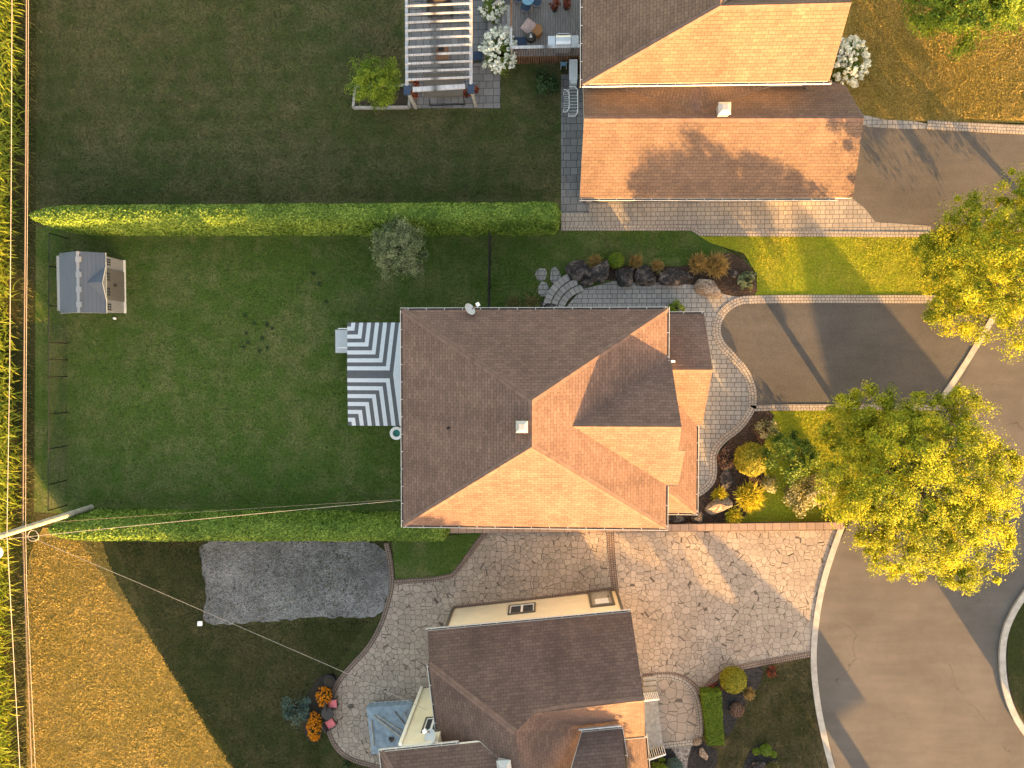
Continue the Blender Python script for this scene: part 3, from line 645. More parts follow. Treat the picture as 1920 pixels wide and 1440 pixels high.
# ---------------- the house at the top
HT = thing('house', 'large house with sunlit orange-lit roofs, long garage wing and wooden rear deck', 'house', (8, 15, 0), 'houses with brown shingle roofs')
r1 = 7.8; y1 = 16.4
a, b = Vector((1.844, 13.97, e)), Vector((13.94, 13.88, e)); c, d = Vector((7.98, y1, r1)), Vector((13.87, y1, r1))
roof('main_roof', [[a, b, d, c], [a, c, Vector((7.98, 25, r1)), Vector((1.844, 25, e))], [c, d, Vector((13.87, 19.0, 5.3)), Vector((10.4, 19.0, 5.3))], [c, Vector((10.4, 19.0, 5.3+1.2)), Vector((14.1, 25, e)), Vector((7.98, 25, r1))]], 'roof_tan', HT)
ge = 2.8
s0, s1 = Vector((1.853, 8.905, ge)), Vector((W(1599, 372, ge).x, 8.76, ge)); t0, t1 = Vector((1.969, 12.52, 4.6)), Vector((15.945, 12.3, 4.6))
n0, n1 = Vector((1.969, 14.7, 3.52)), onplane(1586, 160, t0, t1, Vector((1.969, 14.7, 3.52)))
roof('garage_roof', [[s0, s1, t1, t0], [t0, t1, n1, Vector((13.5, 14.9, 3.45)), n0]], 'roof_tan', HT)
roof('saddle_roof', [[(7.7, 12.9, 4.36), (7.7, 14.6, 4.3), (3.4, 14.55, 3.6)], [(7.7, 12.9, 4.36), (12.2, 14.55, 3.55), (7.7, 14.6, 4.3)]], 'roof_tan', HT)
walls(HT, [(2.3, 14.42), (13.25, 14.33), (13.25, 24.9), (2.3, 24.9)], -.2, e-.06, 'white_siding')
MB().face([(13.25, 14.33, e-.06), (13.25, 18.8, e-.06), (13.25, y1, r1-.2)]).build('gable', 'white_siding', HT)
walls(HT, [(2.3, 9.42), (15.45, 9.28), (15.45, 14.3), (2.3, 14.38)], -.2, ge-.05, 'white_siding', 'garage_wall')
for x in (2.3, 15.45): MB().face([(x, 9.35, ge-.05), (x, 14.35, ge-.05), (x, 14.35, 3.4), (x, 12.4, 4.35)]).build('gable', 'white_siding', HT)
walls(HT, [(2.29, 14.36), (2.42, 14.36), (2.42, 14.52), (2.29, 14.52)], -.2, e-.08, 'brown_trim', 'corner_trim')
gutter('gutter', [a, b], HT); gutter('gutter', [Vector((1.844, 25, e)), a], HT); gutter('gutter', [s0, s1-Vector((.9, 0, 0))], HT)
MB().bar((2.24, 9.36, 0), (2.24, 9.36, 2.75), .11, .11).build('downspout', 'brown_trim', HT)
MB().bar((13.35, 14.2, 5.1), (13.35, 14.2, 3.6), .1, .1).bar((13.9, 13.85, 5.2), (14.05, 13.9, 5.2), .1, .25).build('downspout', 'brown_trim', HT)
gv = W(1356, 207, 4.75); roof_vent(HT, gv, .52, .45)
for x0 in (10.4, 12.1): window(HT, (x0, 9.345-(x0-9)*.0106*0, 1.75), ((1, -.0106, 0), (0, -1, 0)), .9, .8)
MB().box((8.3, 9.34, 1.05), (.95, .06, 2.1)).build('door', 'brown_trim', HT)
gd = MB().box((15.48, 11.6, 1.1), (.05, 4.4, 2.15))
for k in range(4): gd.box((15.51, 11.6, .3+k*.54), (.03, 4.3, .43))
gd.build('garage_door', 'white', HT)

# ---------------- the house at the bottom
HB = thing('house', 'cream-sided house with dark brown roofs beside the flagstone driveway', 'house', (0, -17, 0), 'houses with brown shingle roofs')
pA, pB, pC = W(802, 1183, 4.05), W(1183, 1147, 4.05), W(1208, 1313, 6.5)
npl = (pA, pB, pC); on = lambda x, y: onplane(x, y, *npl)
pD, pE, pF, pG = on(1065, 1327), on(1001, 1338), on(966, 1373), on(804, 1246)
roofN = [pA, pB, pC, pD, pE, pF, pG]
hG = pG.z; pH = W(822, 1392, hG)
pS = onplane(988, 1500, pG, pF, pH); pW2 = W(836, 1500, hG)
eU = W(1209, 1380, 4.05); dU = (pB-pA).normalized()
pI = eU - dU*1.25; val = onplane(1091, 1366, pD, pC, eU)
pEx = Vector((pE.x+.05, pE.y-.02, pE.z))
# east slope behind the front wing
fE = pF; sE = Vector((pS.x+.0, pS.y, pF.z-.1)); eslope = [pF, pE, val + Vector((0, 0, -.05)), Vector((val.x-1.2, val.y-3.2, val.z-.3)), Vector((pS.x, pS.y, pF.z))]
roof('main_roof', [roofN, [pG, pF, Vector((pS.x, pS.y, pF.z)), pW2, pH], [pE, pD, pC, eU, pI, val], ], 'roof_dark', HB)
roof('rear_roof', [[pF, pE, val]], 'roof_dark', HB, caps=False)
roof('rear_roof', [[pF, val, Vector((pS.x+2.6, pS.y, val.z-.2)), Vector((pS.x, pS.y, pF.z))]], 'roof_dark', HB, caps=False)
# front wing roof, facing north, and the porch roof beside it
fh = 5.5; q0, q1 = W(1091, 1373, fh), W(1164, 1366, fh); q2 = W(1174, 1422, fh+.95)
nrm3 = Vector((dU.y, -dU.x, 0))           # roughly south, in plan
q3 = q1 + nrm3*4 + Vector((0, 0, 2.6)); q4 = q0 + nrm3*4 + Vector((0, 0, 2.6)) - dU*2.2
roof('front_wing_roof', [[q0, q1, q3, q4]], 'roof_dark', HB)
ph = 2.7; po = [W(1172, 1384, ph+1.0), W(1210, 1381, ph), W(1218, 1470, ph), W(1178, 1470, ph+1.0)]
roof('porch_roof', [po], 'roof_dark', HB)
# rear wing, two storeys and a half
wh = 6.2; w0, w1 = W(714, 1410, wh), W(856, 1395, wh); w2 = W(932, 1441, wh+1.5)
su = nrm3
roof('rear_wing_roof', [[w0, w1+dU*1.2, w1+su*2.6+Vector((0, 0, 1.1))+dU*4.2, w1+su*3.4+Vector((0, 0, 1.45))+dU*4.6, w0+su*3.4+dU*2.2+Vector((0, 0, 1.45))], [w0, w0+su*3.4+dU*2.2+Vector((0, 0, 1.45)), w0+su*7.5+dU*2.2+Vector((0, 0, 1.45)), w0+su*7.5]], 'roof_dark', HB)
gutter('gutter', [w1+dU*.1, w0], HB, br=.7); gutter('gutter', [w0, w0+su*7.5], HB)
gutter('gutter', [pB, pA], HB); gutter('gutter', [pG, pH], HB); gutter('gutter', [q1, q0], HB, lip=.06); gutter('gutter', [W(1173, 1421, fh+.4), q1], HB)
gutter('gutter', [eU-dU*.02+Vector((0, 0, 0)), pI], HB) if False else gutter('gutter', [pI, eU], HB)
gutter('gutter', [po[2], po[1]], HB)
b0, b1 = W(850, 1141), W(1155, 1107); inn = nrm3
w2d = lambda p: (p.x, p.y)
bk = b0 + inn*6.2; bk1 = b1 + inn*5.4
MB().prism([w2d(b0), w2d(b1), w2d(bk1), w2d(bk)], -.2, 3.98).build('wall', 'cream', HB)
ga = MB(); m1 = (b1+bk1)/2; ga.face([b1+Vector((0, 0, 3.95)), bk1+Vector((0, 0, 3.95)), m1+Vector((0, 0, 6.1))]); ga.build('gable', 'cream', HB)
k0, k1 = W(800, 1268), W(860, 1262)
k0 = W(792, 1290); kd = dU
MB().prism([w2d(k0), w2d(k0+kd*1.9), w2d(k0+kd*1.9+inn*9), w2d(k0+inn*9)], -.2, wh-.1).build('rear_wing_wall', 'cream', HB)
MB().bar(k0+Vector((-.03, .04, 0)), k0+Vector((-.03, .04, wh-.05)), .16, .16).build('corner_trim', 'trim', HB)
for bb in (b0, b1): MB().bar(bb+Vector((0, .03, 0)), bb+Vector((0, .03, 3.95)), .14, .14).build('corner_trim', 'brown_trim', HB)
out = -nrm3
tt = (b1-b0).length; dE = dU; dU = (b1-b0).normalized(); out = Vector((-dU.y, dU.x, 0))
window(HB, b0 + dU*(tt*.43) + Vector((0, 0, 1.4)), (dU, out), 1.4, 1.25)
dr = b0 + dU*(tt*.90)
MB().box(dr + Vector((0, 0, 1.05)) + out*.01, (1.1, .05, 2.15), (dU, out, Vector((0, 0, 1)))).build('door', 'greywood', HB)
MB().box(dr + Vector((0, 0, 1.6)) + out*.045, (.75, .03, .75), (dU, out, Vector((0, 0, 1)))).build('door_glass', 'blind', HB); MB().box(dr + dU*.42 + Vector((0, 0, 1.0)) + out*.07, (.05, .06, .2), (dU, out, Vector((0, 0, 1)))).build('door_handle', 'black', HB)
fr = MB()
for s in (-.62, .62): fr.box(dr + dU*s + Vector((0, 0, 1.1)) + out*.05, (.14, .12, 2.3), (dU, out, Vector((0, 0, 1))))
fr.box(dr + Vector((0, 0, 2.32)) + out*.05, (1.38, .12, .14), (dU, out, Vector((0, 0, 1)))); fr.build('door_frame', 'brown_trim', HB)
dU = dE; out = -nrm3
window(HB, k0 + dU*1.35 + Vector((0, 0, 4.4)), (dU, out), .8, 1.3)
MB().bar(b0+dU*9.3+out*.08+Vector((0, 0, .1)), b0+dU*9.3+out*.08+Vector((0, 0, 3.9)), .1, .1).build('downspout', 'white', HB)
roof_vent(HB, W(946, 1432, 6.6), .6, .5, .1)
# landing along the front with railings
LD = thing('porch_landing', 'grey timber landing with railings along the front of the cream house', 'landing', W(1224, 1350))
lp = [W(1204, 1300, .5), W(1231, 1297, .5), W(1243, 1398, .5), W(1213, 1408, .5)]
MB().prism([w2d(p) for p in lp], 0, .5).build('platform', 'greywood', LD)
st = MB()
for i in range(4):
    st.prism([w2d(W(1204+i, 1300-8*i)), w2d(W(1229, 1297-8*i)), w2d(W(1229, 1290-8*i)), w2d(W(1204, 1293-8*i))], 0, .42-.1*i)
st.build('step', 'concrete', LD)
for (p, q) in ((lp[0], lp[1]), (lp[3], lp[2]), (lp[2], lp[1])):
    if (p, q) == (lp[2], lp[1]): continue
    R = MB(); R.bar(p+Vector((0, 0, .9)), q+Vector((0, 0, .9)), .07, .05)
    for i in range(9): z = p.lerp(q, i/8); R.bar(z, z+Vector((0, 0, .9)), .035, .035)
    R.build('railing', 'white', LD)
dish(W(812, 1374, 5.4), (-.45, .6, .6), 0, 'pale satellite dish on the west eave of the cream house', .8)

# ---------------- retaining wall along the flagstone driveway
rl = [W(838, 990), W(1250, 986), W(1574, 982)]
RW = thing('retaining_wall', 'low brown block wall with stone caps along the flagstone driveway', 'wall', W(1250, 984))
band(MB(), [tuple(p[:2]) for p in rl], .34, 0, .42).build('wall_body', 'edging_brown', RW)
band(MB(), [tuple(p[:2]) for p in rl], .40, .423, .50).build('cap_stones', 'wallstone', RW)

# ================================================================== HEDGES
def hedge(name, label, x0, x1, yN, yS, h, wtop, tipW, tipE, seed, leafn):
    """clipped hedge swept west to east in ground metres, rounded top, tapering at its ends"""
    n = int((x1-x0)/.18); prof = []
    for i in range(n+1):
        u = i/n; x = x0 + (x1-x0)*u; dw, de = (x-x0)/tipW, (x1-x)/tipE
        k = min(1, math.sqrt(max(0, 1-(1-min(1, dw))**2)))*min(1, math.sqrt(max(0, 1-(1-min(1, de))**3)))
        prof.append((x, max(k, .06)))
    V = []; m = 18
    ym = lambda x: 0
    for x, k in prof:
        t = (x-x0)/(x1-x0); cN = yN[0]+(yN[1]-yN[0])*t; cS = yS[0]+(yS[1]-yS[0])*t; c = (cN+cS)/2; hw = (cN-cS)/2*k
        row = []
        for j in range(m+1):
            a = math.pi*j/m; cy, cz = math.cos(a), math.sin(a)
            py = math.copysign(abs(cy)**.55, cy)*hw*(1-.22*max(0, cz)**2*(1-wtop)); pz = (abs(cz)**.42)*h*(.88+.12*k)
            p = Vector((x, c+py, pz)); d = noise.noise(p*1.3)*.06 + noise.noise(p*4.5)*.05
            row.append(p + Vector((0, cy, cz))*d)
        V.append(row)
    F4 = []; N4 = []
    for i in range(n):
        for j in range(m): F4.append([V[i][j], V[i+1][j], V[i+1][j+1], V[i][j+1]])
    F4 = np.array([[tuple(p) for p in f] for f in F4])
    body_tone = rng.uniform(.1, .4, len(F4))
    ctr = F4.mean(1); nr = unit(np.cross(F4[:, 1]-F4[:, 0], F4[:, 2]-F4[:, 0])); cen = ctr.copy(); cen[:, 1] = ctr[:, 1].mean(); cen[:, 2] *= .4
    flip = ((ctr-cen)*nr).sum(1) < 0; nr[flip] *= -1
    area = np.linalg.norm(np.cross(F4[:, 2]-F4[:, 0], F4[:, 3]-F4[:, 1]), axis=1)
    idx = rng.choice(len(F4), leafn, p=area/area.sum())
    uu, vv = rng.uniform(size=(leafn, 1)), rng.uniform(size=(leafn, 1)); f = F4[idx]
    P = (f[:, 0]*(1-uu)+f[:, 1]*uu)*(1-vv) + (f[:, 3]*(1-uu)+f[:, 2]*uu)*vv + nr[idx]*rng.uniform(-.03, .08, (leafn, 1))
    lq = leaf_quads(P, .13, nr[idx], .6)
    pat = np.array([noise.noise(Vector(p)*.7)+.6*noise.noise(Vector(p)*3) for p in P])
    tl = np.clip(.5+.45*pat+rng.normal(0, .22, leafn), 0, 1)
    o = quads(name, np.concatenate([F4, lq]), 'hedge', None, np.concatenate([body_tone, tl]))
    return tag(o, label, 'hedge', 'clipped hedges around the back yard')
g = lambda px, py: W(px, py)
hedge('hedge', 'long clipped hedge between the top lawn and the back yard with grey shed', W(112, 420).x, W(1048, 420).x, (W(112, 401).y, W(1048, 395).y), (W(112, 440).y, W(1048, 440).y), 2.75, .45, 2.6, .5, 1, 80000)
hedge('hedge', 'clipped hedge beside the utility pole and the gravel pad', W(136, 980).x, W(846, 980).x, (W(136, 956).y, W(846, 961).y), (W(136, 1000).y, W(846, 1000).y), 2.3, .5, 2.2, .4, 2, 62000)

# ================================================================== TREES AND PLANTS
def clump_points(cen, radii, nclump, per, cr, flat=.75, shell=.55, low=-.6):
    cs = []
    while len(cs) < nclump:
        v = rng.normal(size=3); v /= np.linalg.norm(v)
        if v[2] < low: continue
        q = v*(shell+(1-shell)*rng.uniform()**.6)*(1+.13*noise.noise(Vector(v)*2.3+Vector((cen[0], cen[1], 0))))
        cs.append(np.array(cen)+q*np.array(radii))
    cs = np.array(cs); ct = rng.uniform(-.27, .27, nclump)
    P = []; T = []
    for c, t in zip(cs, ct):
        k = int(per*rng.uniform(.6, 1.35)); rr = cr*rng.uniform(.5, 1.6); sx_, sy_ = rng.uniform(.65, 1.35, 2)
        d = unit(rng.normal(size=(k, 3)))*rng.uniform(size=(k, 1))**.62*rr*np.array([sx_, sy_, flat]); P.append(c+d); T.append(np.clip(.5+t+rng.normal(0, .2, k), 0, 1))
    ns = int(sum(map(len, P))*.10); v = unit(rng.normal(size=(ns, 3))); v[:, 2] = np.maximum(v[:, 2], low)
    P.append(np.array(cen)+v*np.array(radii)*rng.uniform(.5, 1.08, (ns, 1))); T.append(np.clip(rng.normal(.45, .22, ns), 0, 1))
    return cs, np.concatenate(P), np.concatenate(T)
def tree(name, label, base, cen, radii, nclump, per, cr, leaf, size, trunk_r, group=None, cat_='tree', extra=(), low=-.6, shell=.55, spread=.9):
    t = thing(name, label, cat_, base, group); b = Vector(base)
    cs, P, T = clump_points(cen, radii, nclump, per, cr, .75, shell, low)
    if len(extra):
        for (ex, er, en) in extra:
            c2, P2, T2 = clump_points(ex, er, en, per, cr*.75); cs = np.concatenate([cs, c2]); P = np.concatenate([P, P2]); T = np.concatenate([T, T2])
    mb = MB(); top = Vector((cen[0], cen[1], cen[2])); fork = b.lerp(top, .55)
    mb.tube([b-Vector((0, 0, .2)), b+Vector((0, 0, .25)), fork, top], [trunk_r*1.35, trunk_r, trunk_r*.75, trunk_r*.3], 10)
    for i in range(0, len(cs), max(1, len(cs)//34)):
        q = Vector(cs[i]); s = fork.lerp(top, random.uniform(0, .7)); mid = s.lerp(q, .5)+Vector((random.uniform(-.25, .25), random.uniform(-.25, .25), .25))
        mb.tube([s, mid, q], [trunk_r*.36, trunk_r*.2, trunk_r*.06], 6, 0, False)
    mb.build('trunk', 'bark', t, True)
    out_ = unit(P-np.array(cen))*.7+np.array([0, 0, .45])
    quads('crown', leaf_quads(P, size, out_, spread), leaf, t, T); return t
def blade_tuft(name, label, pos, rad, h, n, mat, cat_='grass clump', group=None, w=.03, droop=.35, flower=None):
    p0 = np.array(pos); az = rng.uniform(0, 2*np.pi, n); ln = rng.uniform(.55, 1.1, n); ou = rng.uniform(.15, 1, n)**.7
    d = np.stack([np.cos(az), np.sin(az), np.zeros(n)], 1); sd2 = np.stack([-np.sin(az), np.cos(az), np.zeros(n)], 1)
    az2 = rng.uniform(0, 2*np.pi, n); st_ = p0 + np.stack([np.cos(az2), np.sin(az2), np.zeros(n)], 1)*(rng.uniform(0, 1, n)**.6*rad*.5)[:, None]; R = rad*.72*ou*ln; Hh = h*ln*(1.05-.45*ou)
    ts = [0, .4, .75, 1.0]; pts = []
    for t_ in ts: pts.append(st_ + d*(R*t_**1.4)[:, None] + np.array([0, 0, 1])*(Hh*(t_*1.25-droop*t_*t_*(.5+ou)))[:, None])
    ws = [w, w*.9, w*.6, w*.12]; Q = []; T = []; tone = np.clip(rng.normal(.5, .25, n), 0, 1)
    for i in range(3):
        Q.append(np.stack([pts[i]-sd2*ws[i], pts[i]+sd2*ws[i], pts[i+1]+sd2*ws[i+1], pts[i+1]-sd2*ws[i+1]], 1)); T.append(np.clip(tone+(i-1)*.12, 0, 1))
    o = quads(name, np.concatenate(Q), mat, None, np.concatenate(T)); return tag(o, label, cat_, group)
def shrub(name, label, pos, radii, n, leaf, size, cat_='shrub', group=None, lumps=14, cr=.35, bloom=None, nb=0, bs=.12, stem=True):
    """leafy mound standing on the ground; pos = ground point"""
    p = Vector(pos); t = thing(name, label, cat_, p, group); c = (p.x, p.y, p.z+radii[2]*.5)
    rad = (radii[0]*.86, radii[1]*.86, radii[2]*.5)
    cs, P, T = clump_points(c, rad, lumps, max(4, n//lumps), min(radii[0], radii[1])*cr, .8, .45, -.9)
    P[:, 2] = np.maximum(P[:, 2], p.z+.02)
    out_ = unit(P-np.array(c))*.8+np.array([0, 0, .5])
    quads('foliage', leaf_quads(P, size, out_, .8), leaf, t, T)
    mb = MB()
    for k in range(7):
        a_ = k*2.399; mb.tube([p, p+Vector((math.cos(a_)*radii[0]*.5, math.sin(a_)*radii[1]*.5, radii[2]*.75))], [.025, .012], 5)
    mb.build('stems', 'bark', t)
    if bloom:
        Bq = []; Bt = []
        for i in range(nb):
            v = rng.normal(size=3); v[2] = abs(v[2])+.15; v /= np.linalg.norm(v)
            q = np.array(c)+v*np.array([radii[0]*.95, radii[1]*.95, radii[2]*.55])*rng.uniform(.88, 1.05); k = 34
            s_ = bs*rng.uniform(.7, 1.2); dd = unit(rng.normal(size=(k, 3)))*np.array([1, 1, 1]); pp_ = q+dd*s_*.5 + v*s_*.35*rng.uniform(-1, 1, (k, 1))
            Bq.append(leaf_quads(pp_, s_*.55, dd, .35, .9)); Bt.append(np.clip(rng.normal(.6, .25, k), 0, 1))
        quads('blossoms', np.concatenate(Bq), bloom, t, np.concatenate(Bt))
    return t
def globe(name, label, pos, rx, ry, h, n, leaf, size, cat_='shrub', group=None):
    p = np.array(pos); v = unit(rng.normal(size=(n, 3))); v[:, 2] = np.abs(v[:, 2])*1.0-.25*(rng.uniform(size=n) < .3)
    k = 1+.07*np.array([noise.noise(Vector(q)*3.2+Vector((p[0], p[1], 0))) for q in v])+rng.normal(0, .035, n)
    P = p+np.array([0, 0, h*.42])+v*np.array([rx, ry, h*.58])*k[:, None]; P[:, 2] = np.maximum(P[:, 2], p[2]+.02)
    q = leaf_quads(P, size, v*1.1, .55); T = np.clip(.5+rng.normal(0, .24, n), 0, 1)
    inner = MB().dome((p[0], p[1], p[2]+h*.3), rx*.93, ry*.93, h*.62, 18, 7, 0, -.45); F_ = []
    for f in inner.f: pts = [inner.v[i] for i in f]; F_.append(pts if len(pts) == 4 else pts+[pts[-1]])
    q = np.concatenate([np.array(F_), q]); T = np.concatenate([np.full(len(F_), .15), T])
    return tag(quads(name, q, leaf, None, T), label, cat_, group)

# street trees
bt = W(1640, 868)
tree('street_tree', 'big yellow-green maple overhanging the road between driveway and cul-de-sac', bt, tuple(W(1722, 905, 4.7)), (4.7, 4.35, 2.8), 320, 300, .45, 'leaf_yellow', .10, .2,
     'yellowing street trees', low=-.92, shell=.42, extra=[(tuple(W(1715, 895, 5.9)), (3.2, 3.0, 1.2), 90), (tuple(W(1835, 1015, 4.4)), (2.0, 2.2, 1.1), 40), (tuple(W(1590, 800, 3.6)), (1.5, 1.4, .9), 24), (tuple(W(1640, 845, 2.3)), (1.3, 1.1, .6), 14), (tuple(W(1620, 760, 4.2)), (1.8, .9, .9), 22), (tuple(W(1700, 1050, 4.0)), (2.1, 1.0, 1.0), 26), (tuple(W(1875, 890, 4.6)), (1.0, 1.9, 1.0), 22), (tuple(W(1770, 762, 5)), (2.2, .9, .9), 24), (tuple(W(1640, 1000, 3.4)), (1.0, 1.3, .8), 16), (tuple(W(1805, 1080, 4)), (.9, .8, .8), 12)])
tr = W(2080, 560)
tree('street_tree', 'yellow-green maple at the end of the two upper driveways, cut by the photo edge', tr, tuple(W(1985, 500, 4.4)), (6.3, 4.6, 3.2), 320, 270, .45, 'leaf_yellow', .10, .16,
     'yellowing street trees', low=-.95, shell=.4, extra=[(tuple(W(1880, 490, 5.8)), (2.5, 2.6, 1.4), 70), (tuple(W(1805, 520, 2.3)), (2.1, 2.1, .4), 40), (tuple(W(1790, 590, 3.4)), (1.4, 1.1, .7), 24), (tuple(W(1765, 475, 3.2)), (1.3, 1.3, .9), 26), (tuple(W(1800, 400, 4.2)), (1.1, 1.0, .8), 15), (tuple(W(1905, 350, 4.5)), (1.0, 1.2, .8), 16)])  # wide flat low clump added to throw shade on the upper lawn
tree('lawn_tree', 'leafy green tree on the golden lawn in the top corner', W(1800, 45), tuple(W(1830, 8, 3.3)), (3.5, 2.3, 1.7), 110, 190, .46, 'leaf_bright', .12, .12, shell=.3, extra=[(tuple(W(1830, 5, 4.3)), (2.4, 1.7, .8), 50)])
tree('ornamental_tree', 'small grey-green tree in front of the long hedge', W(765, 482), tuple(W(748, 470, 2.7)), (1.55, 1.55, 1.2), 70, 190, .30, 'leaf_grey', .09, .08, shell=.3, extra=[(tuple(W(748, 468, 3.4)), (1.0, 1.0, .5), 24), (tuple(W(775, 500, 2.4)), (.7, .7, .6), 10), (tuple(W(718, 452, 2.5)), (.6, .6, .6), 8)])
tree('ornamental_tree', 'bushy bright green small tree in the raised planter beside the pergola', W(715, 170), tuple(W(702, 155, 1.75)), (1.45, 1.35, .95), 80, 190, .30, 'leaf_bright', .085, .08, shell=.3, low=-.9, extra=[(tuple(W(700, 155, 2.3)), (1.0, .95, .4), 24)])
# unseen trees and houses beyond the frame, shaped and placed for their long shadows
def far_tree(c_, a_, cz, radii, n, per, label, tr_=.2):
    b_ = CA(c_, a_); tree('street_tree', label, b_, (b_.x, b_.y, cz), radii, n, per, .8, 'leaf_green', .34, tr_, 'shade trees beyond the photo edge')
def far_house(c0, c1, a0, eave, ridge, dep, inset0, inset1, label, wr=.4):
    ctr = CA((c0+c1)/2, a0); t = thing('house', label, 'house', ctr, 'houses beyond the photo edge')
    P = [CA(c0, a0-dep, eave), CA(c1, a0-dep, eave), CA(c1, a0+dep, eave), CA(c0, a0+dep, eave)]; R0, R1 = CA(c0+inset0, a0, ridge), CA(c1-inset1, a0, ridge)
    roof('roof', [[P[0], P[1], R1, R0], [P[1], P[2], R1], [P[2], P[3], R0, R1], [P[3], P[0], R0]], 'roof', t)
    q = [CA(c0+.4, a0-dep+.4), CA(c1-wr, a0-dep+.4), CA(c1-wr, a0+dep-.4), CA(c0+.4, a0+dep-.4)]
    walls(t, [w2d(p) for p in q], -.2, eave-.05, 'cream')
    X = (q[1]-q[0]).normalized(); N_ = Vector((X.y, -X.x, 0)); N_ = N_ if N_.dot(ctr-q[0]) < 0 else -N_
    for k in (.25, .7): window(t, q[0].lerp(q[1], k)+Vector((0, 0, 4)), (X, N_), 1.3, 1.1)
    return t
far_house(-29.6, -22.3, 25, 5.3, 6.95, 4.0, 1.0, 1.0, 'lower cream house south of the dry lawn')
far_house(-23.4, -11.2, 26, 7.6, 10.1, 4.6, 2.6, .4, 'tall cream house south of the rear patio')
far_house(-13.0, 1.65, 46, 3.9, 5.8, 5.0, 6.0, 4.2, 'cream bungalow at the far end of the street')
far_house(1.75, 4.95, 47, 3.9, 5.7, 2.0, .3, 2.3, 'unseen gabled block added to shade the flagstone driveway', 1.9)  # added block, walls set in on one side to shape its crisp shadow
far_house(11.6, 18.7, 44, 4.4, 7.4, 4.0, 5.2, 1.6, 'cream house across the cul-de-sac island')
far_tree(-.1, 47, 7.0, (2.3, 2.3, 1.1), 70, 70, 'shade tree beside the bungalow roof')
far_tree(-9.6, 40, 8.7, (2.5, 2.5, 3.0), 130, 110, 'tall narrow tree behind the cream-sided house')

# small plants
Wp = lambda x, y, h=.0: tuple(W(x, y, h))
GR = 'ornamental grasses along the boulder wall'
for (x, y, rr, hh, lab) in ((1115, 492, .52, .7, 'tan ornamental grass behind the white-flecked boulder'), (1191, 491, .5, .75, 'golden ornamental grass right of the round green shrub'),
                            (1232, 500, .48, .6, 'small golden grass behind the third boulder from the steps')):
    blade_tuft('ornamental_grass', lab, Wp(x, y), rr, hh, 520, 'grass_gold', group=GR, w=.022)
blade_tuft('ornamental_grass', 'large tan plume grass above the biggest boulders, darker left one of a pair', Wp(1306, 496), .72, 1.05, 900, 'grass_gold', group=GR, w=.022)
blade_tuft('ornamental_grass', 'large glowing golden plume grass at the edge of the mulch bed', Wp(1340, 500), .85, 1.15, 1300, 'grass_gold', group=GR, w=.022)
blade_tuft('ornamental_grass', 'green spiky grass beside the north wall, nearer the wire fence', Wp(964, 570), .55, .55, 420, 'grass_green', group='spiky clumps by the north wall', w=.03)
blade_tuft('ornamental_grass', 'green spiky grass beside the north wall, nearer the curved steps', Wp(998, 568), .62, .6, 480, 'grass_green', group='spiky clumps by the north wall', w=.03)
for (x, y, rr, hh, n, lab) in ((1347, 927, .55, .6, 620, 'yellow spiky grass above the pale hollow boulder'), (1374, 966, .6, .62, 700, 'yellow spiky grass nearest the retaining wall'), (1403, 930, 1.0, .9, 1500, 'widest bright yellow grass mound in the front bed')):
    blade_tuft('ornamental_grass', lab, Wp(x, y), rr, hh, n, 'grass_yellow', group='yellow grasses in the front bed', w=.03)
globe('round_shrub', 'clipped round green shrub between grasses on the boulder wall', Wp(1154, 490), .45, .45, .8, 2200, 'leaf_bright', .07)
globe('globe_cedar', 'golden globe cedar in the front mulch bed', Wp(1402, 858), .92, .92, 1.5, 7000, 'leaf_gold', .09)
globe('globe_cedar', 'yellow-green globe shrub by the flagstone driveway edge', Wp(1371, 1268), .74, .74, 1.0, 5000, 'leaf_gold', .08)
shrub('hosta', 'pale rosette-leaved hosta in the corner of the boulder bed', Wp(1398, 527), (.55, .55, .45), 260, 'leaf_grey', .26, 'plant', None, 12, .4)
shrub('shrub', 'bushy green shrub beside the garage corner on the grey pavers', Wp(1266, 579), (.62, .42, 1.1), 1500, 'leaf_bright', .1)
shrub('shrub', 'loose yellow-green shrub at the start of the front lawn', Wp(1436, 803), (.75, .7, .8), 1300, 'leaf_varieg', .1)
shrub('groundcover_plant', 'bronze-pink low plant beside the globe cedar', Wp(1358, 862), (.5, .75, .35), 1000, 'leaf_pink', .09, 'plant')
tree('flowering_shrub', 'dark leafed tall shrub between globe cedar and street tree', W(1485, 850), tuple(W(1478, 855, 1.7)), (1.5, 1.2, .9), 30, 170, .4, 'leaf_green', .14, .05, cat_='shrub')
shrub('variegated_shrub', 'cream-leaved dogwood shrub nearest the retaining wall', Wp(1496, 925), (1.1, 1.25, 1.6), 3600, 'leaf_varieg', .12, 'shrub', None, 26, .3)
shrub('variegated_shrub', 'cream-leaved dogwood shrub below the leafy tall shrub', Wp(1440, 905), (.6, .55, 1.0), 1200, 'leaf_varieg', .1)
shrub('variegated_shrub', 'cream-leaved dogwood shrub half under the big maple', Wp(1535, 905), (1.0, .9, 1.3), 2600, 'leaf_varieg', .11, 'shrub', None, 22, .3)
shrub('hydrangea', 'large white hydrangea bush between pergola and wooden deck', Wp(938, 108), (1.12, 1.35, 1.45), 3000, 'leaf_green', .13, 'hydrangea', 'white hydrangeas', 26, .3, 'bloom', 110, .22)
shrub('hydrangea', 'white hydrangea bush at the top beside the deck stairs', Wp(928, 22), (.85, .95, 1.25), 1800, 'leaf_green', .13, 'hydrangea', 'white hydrangeas', 20, .3, 'bloom', 60, .19)
shrub('hydrangea', 'cream hydrangea bush at the corner of the upper sunlit roof', Wp(1582, 128), (1.0, 1.45, 1.4), 3000, 'leaf_green', .12, 'hydrangea', 'white hydrangeas', 26, .3, 'bloom', 130, .2)
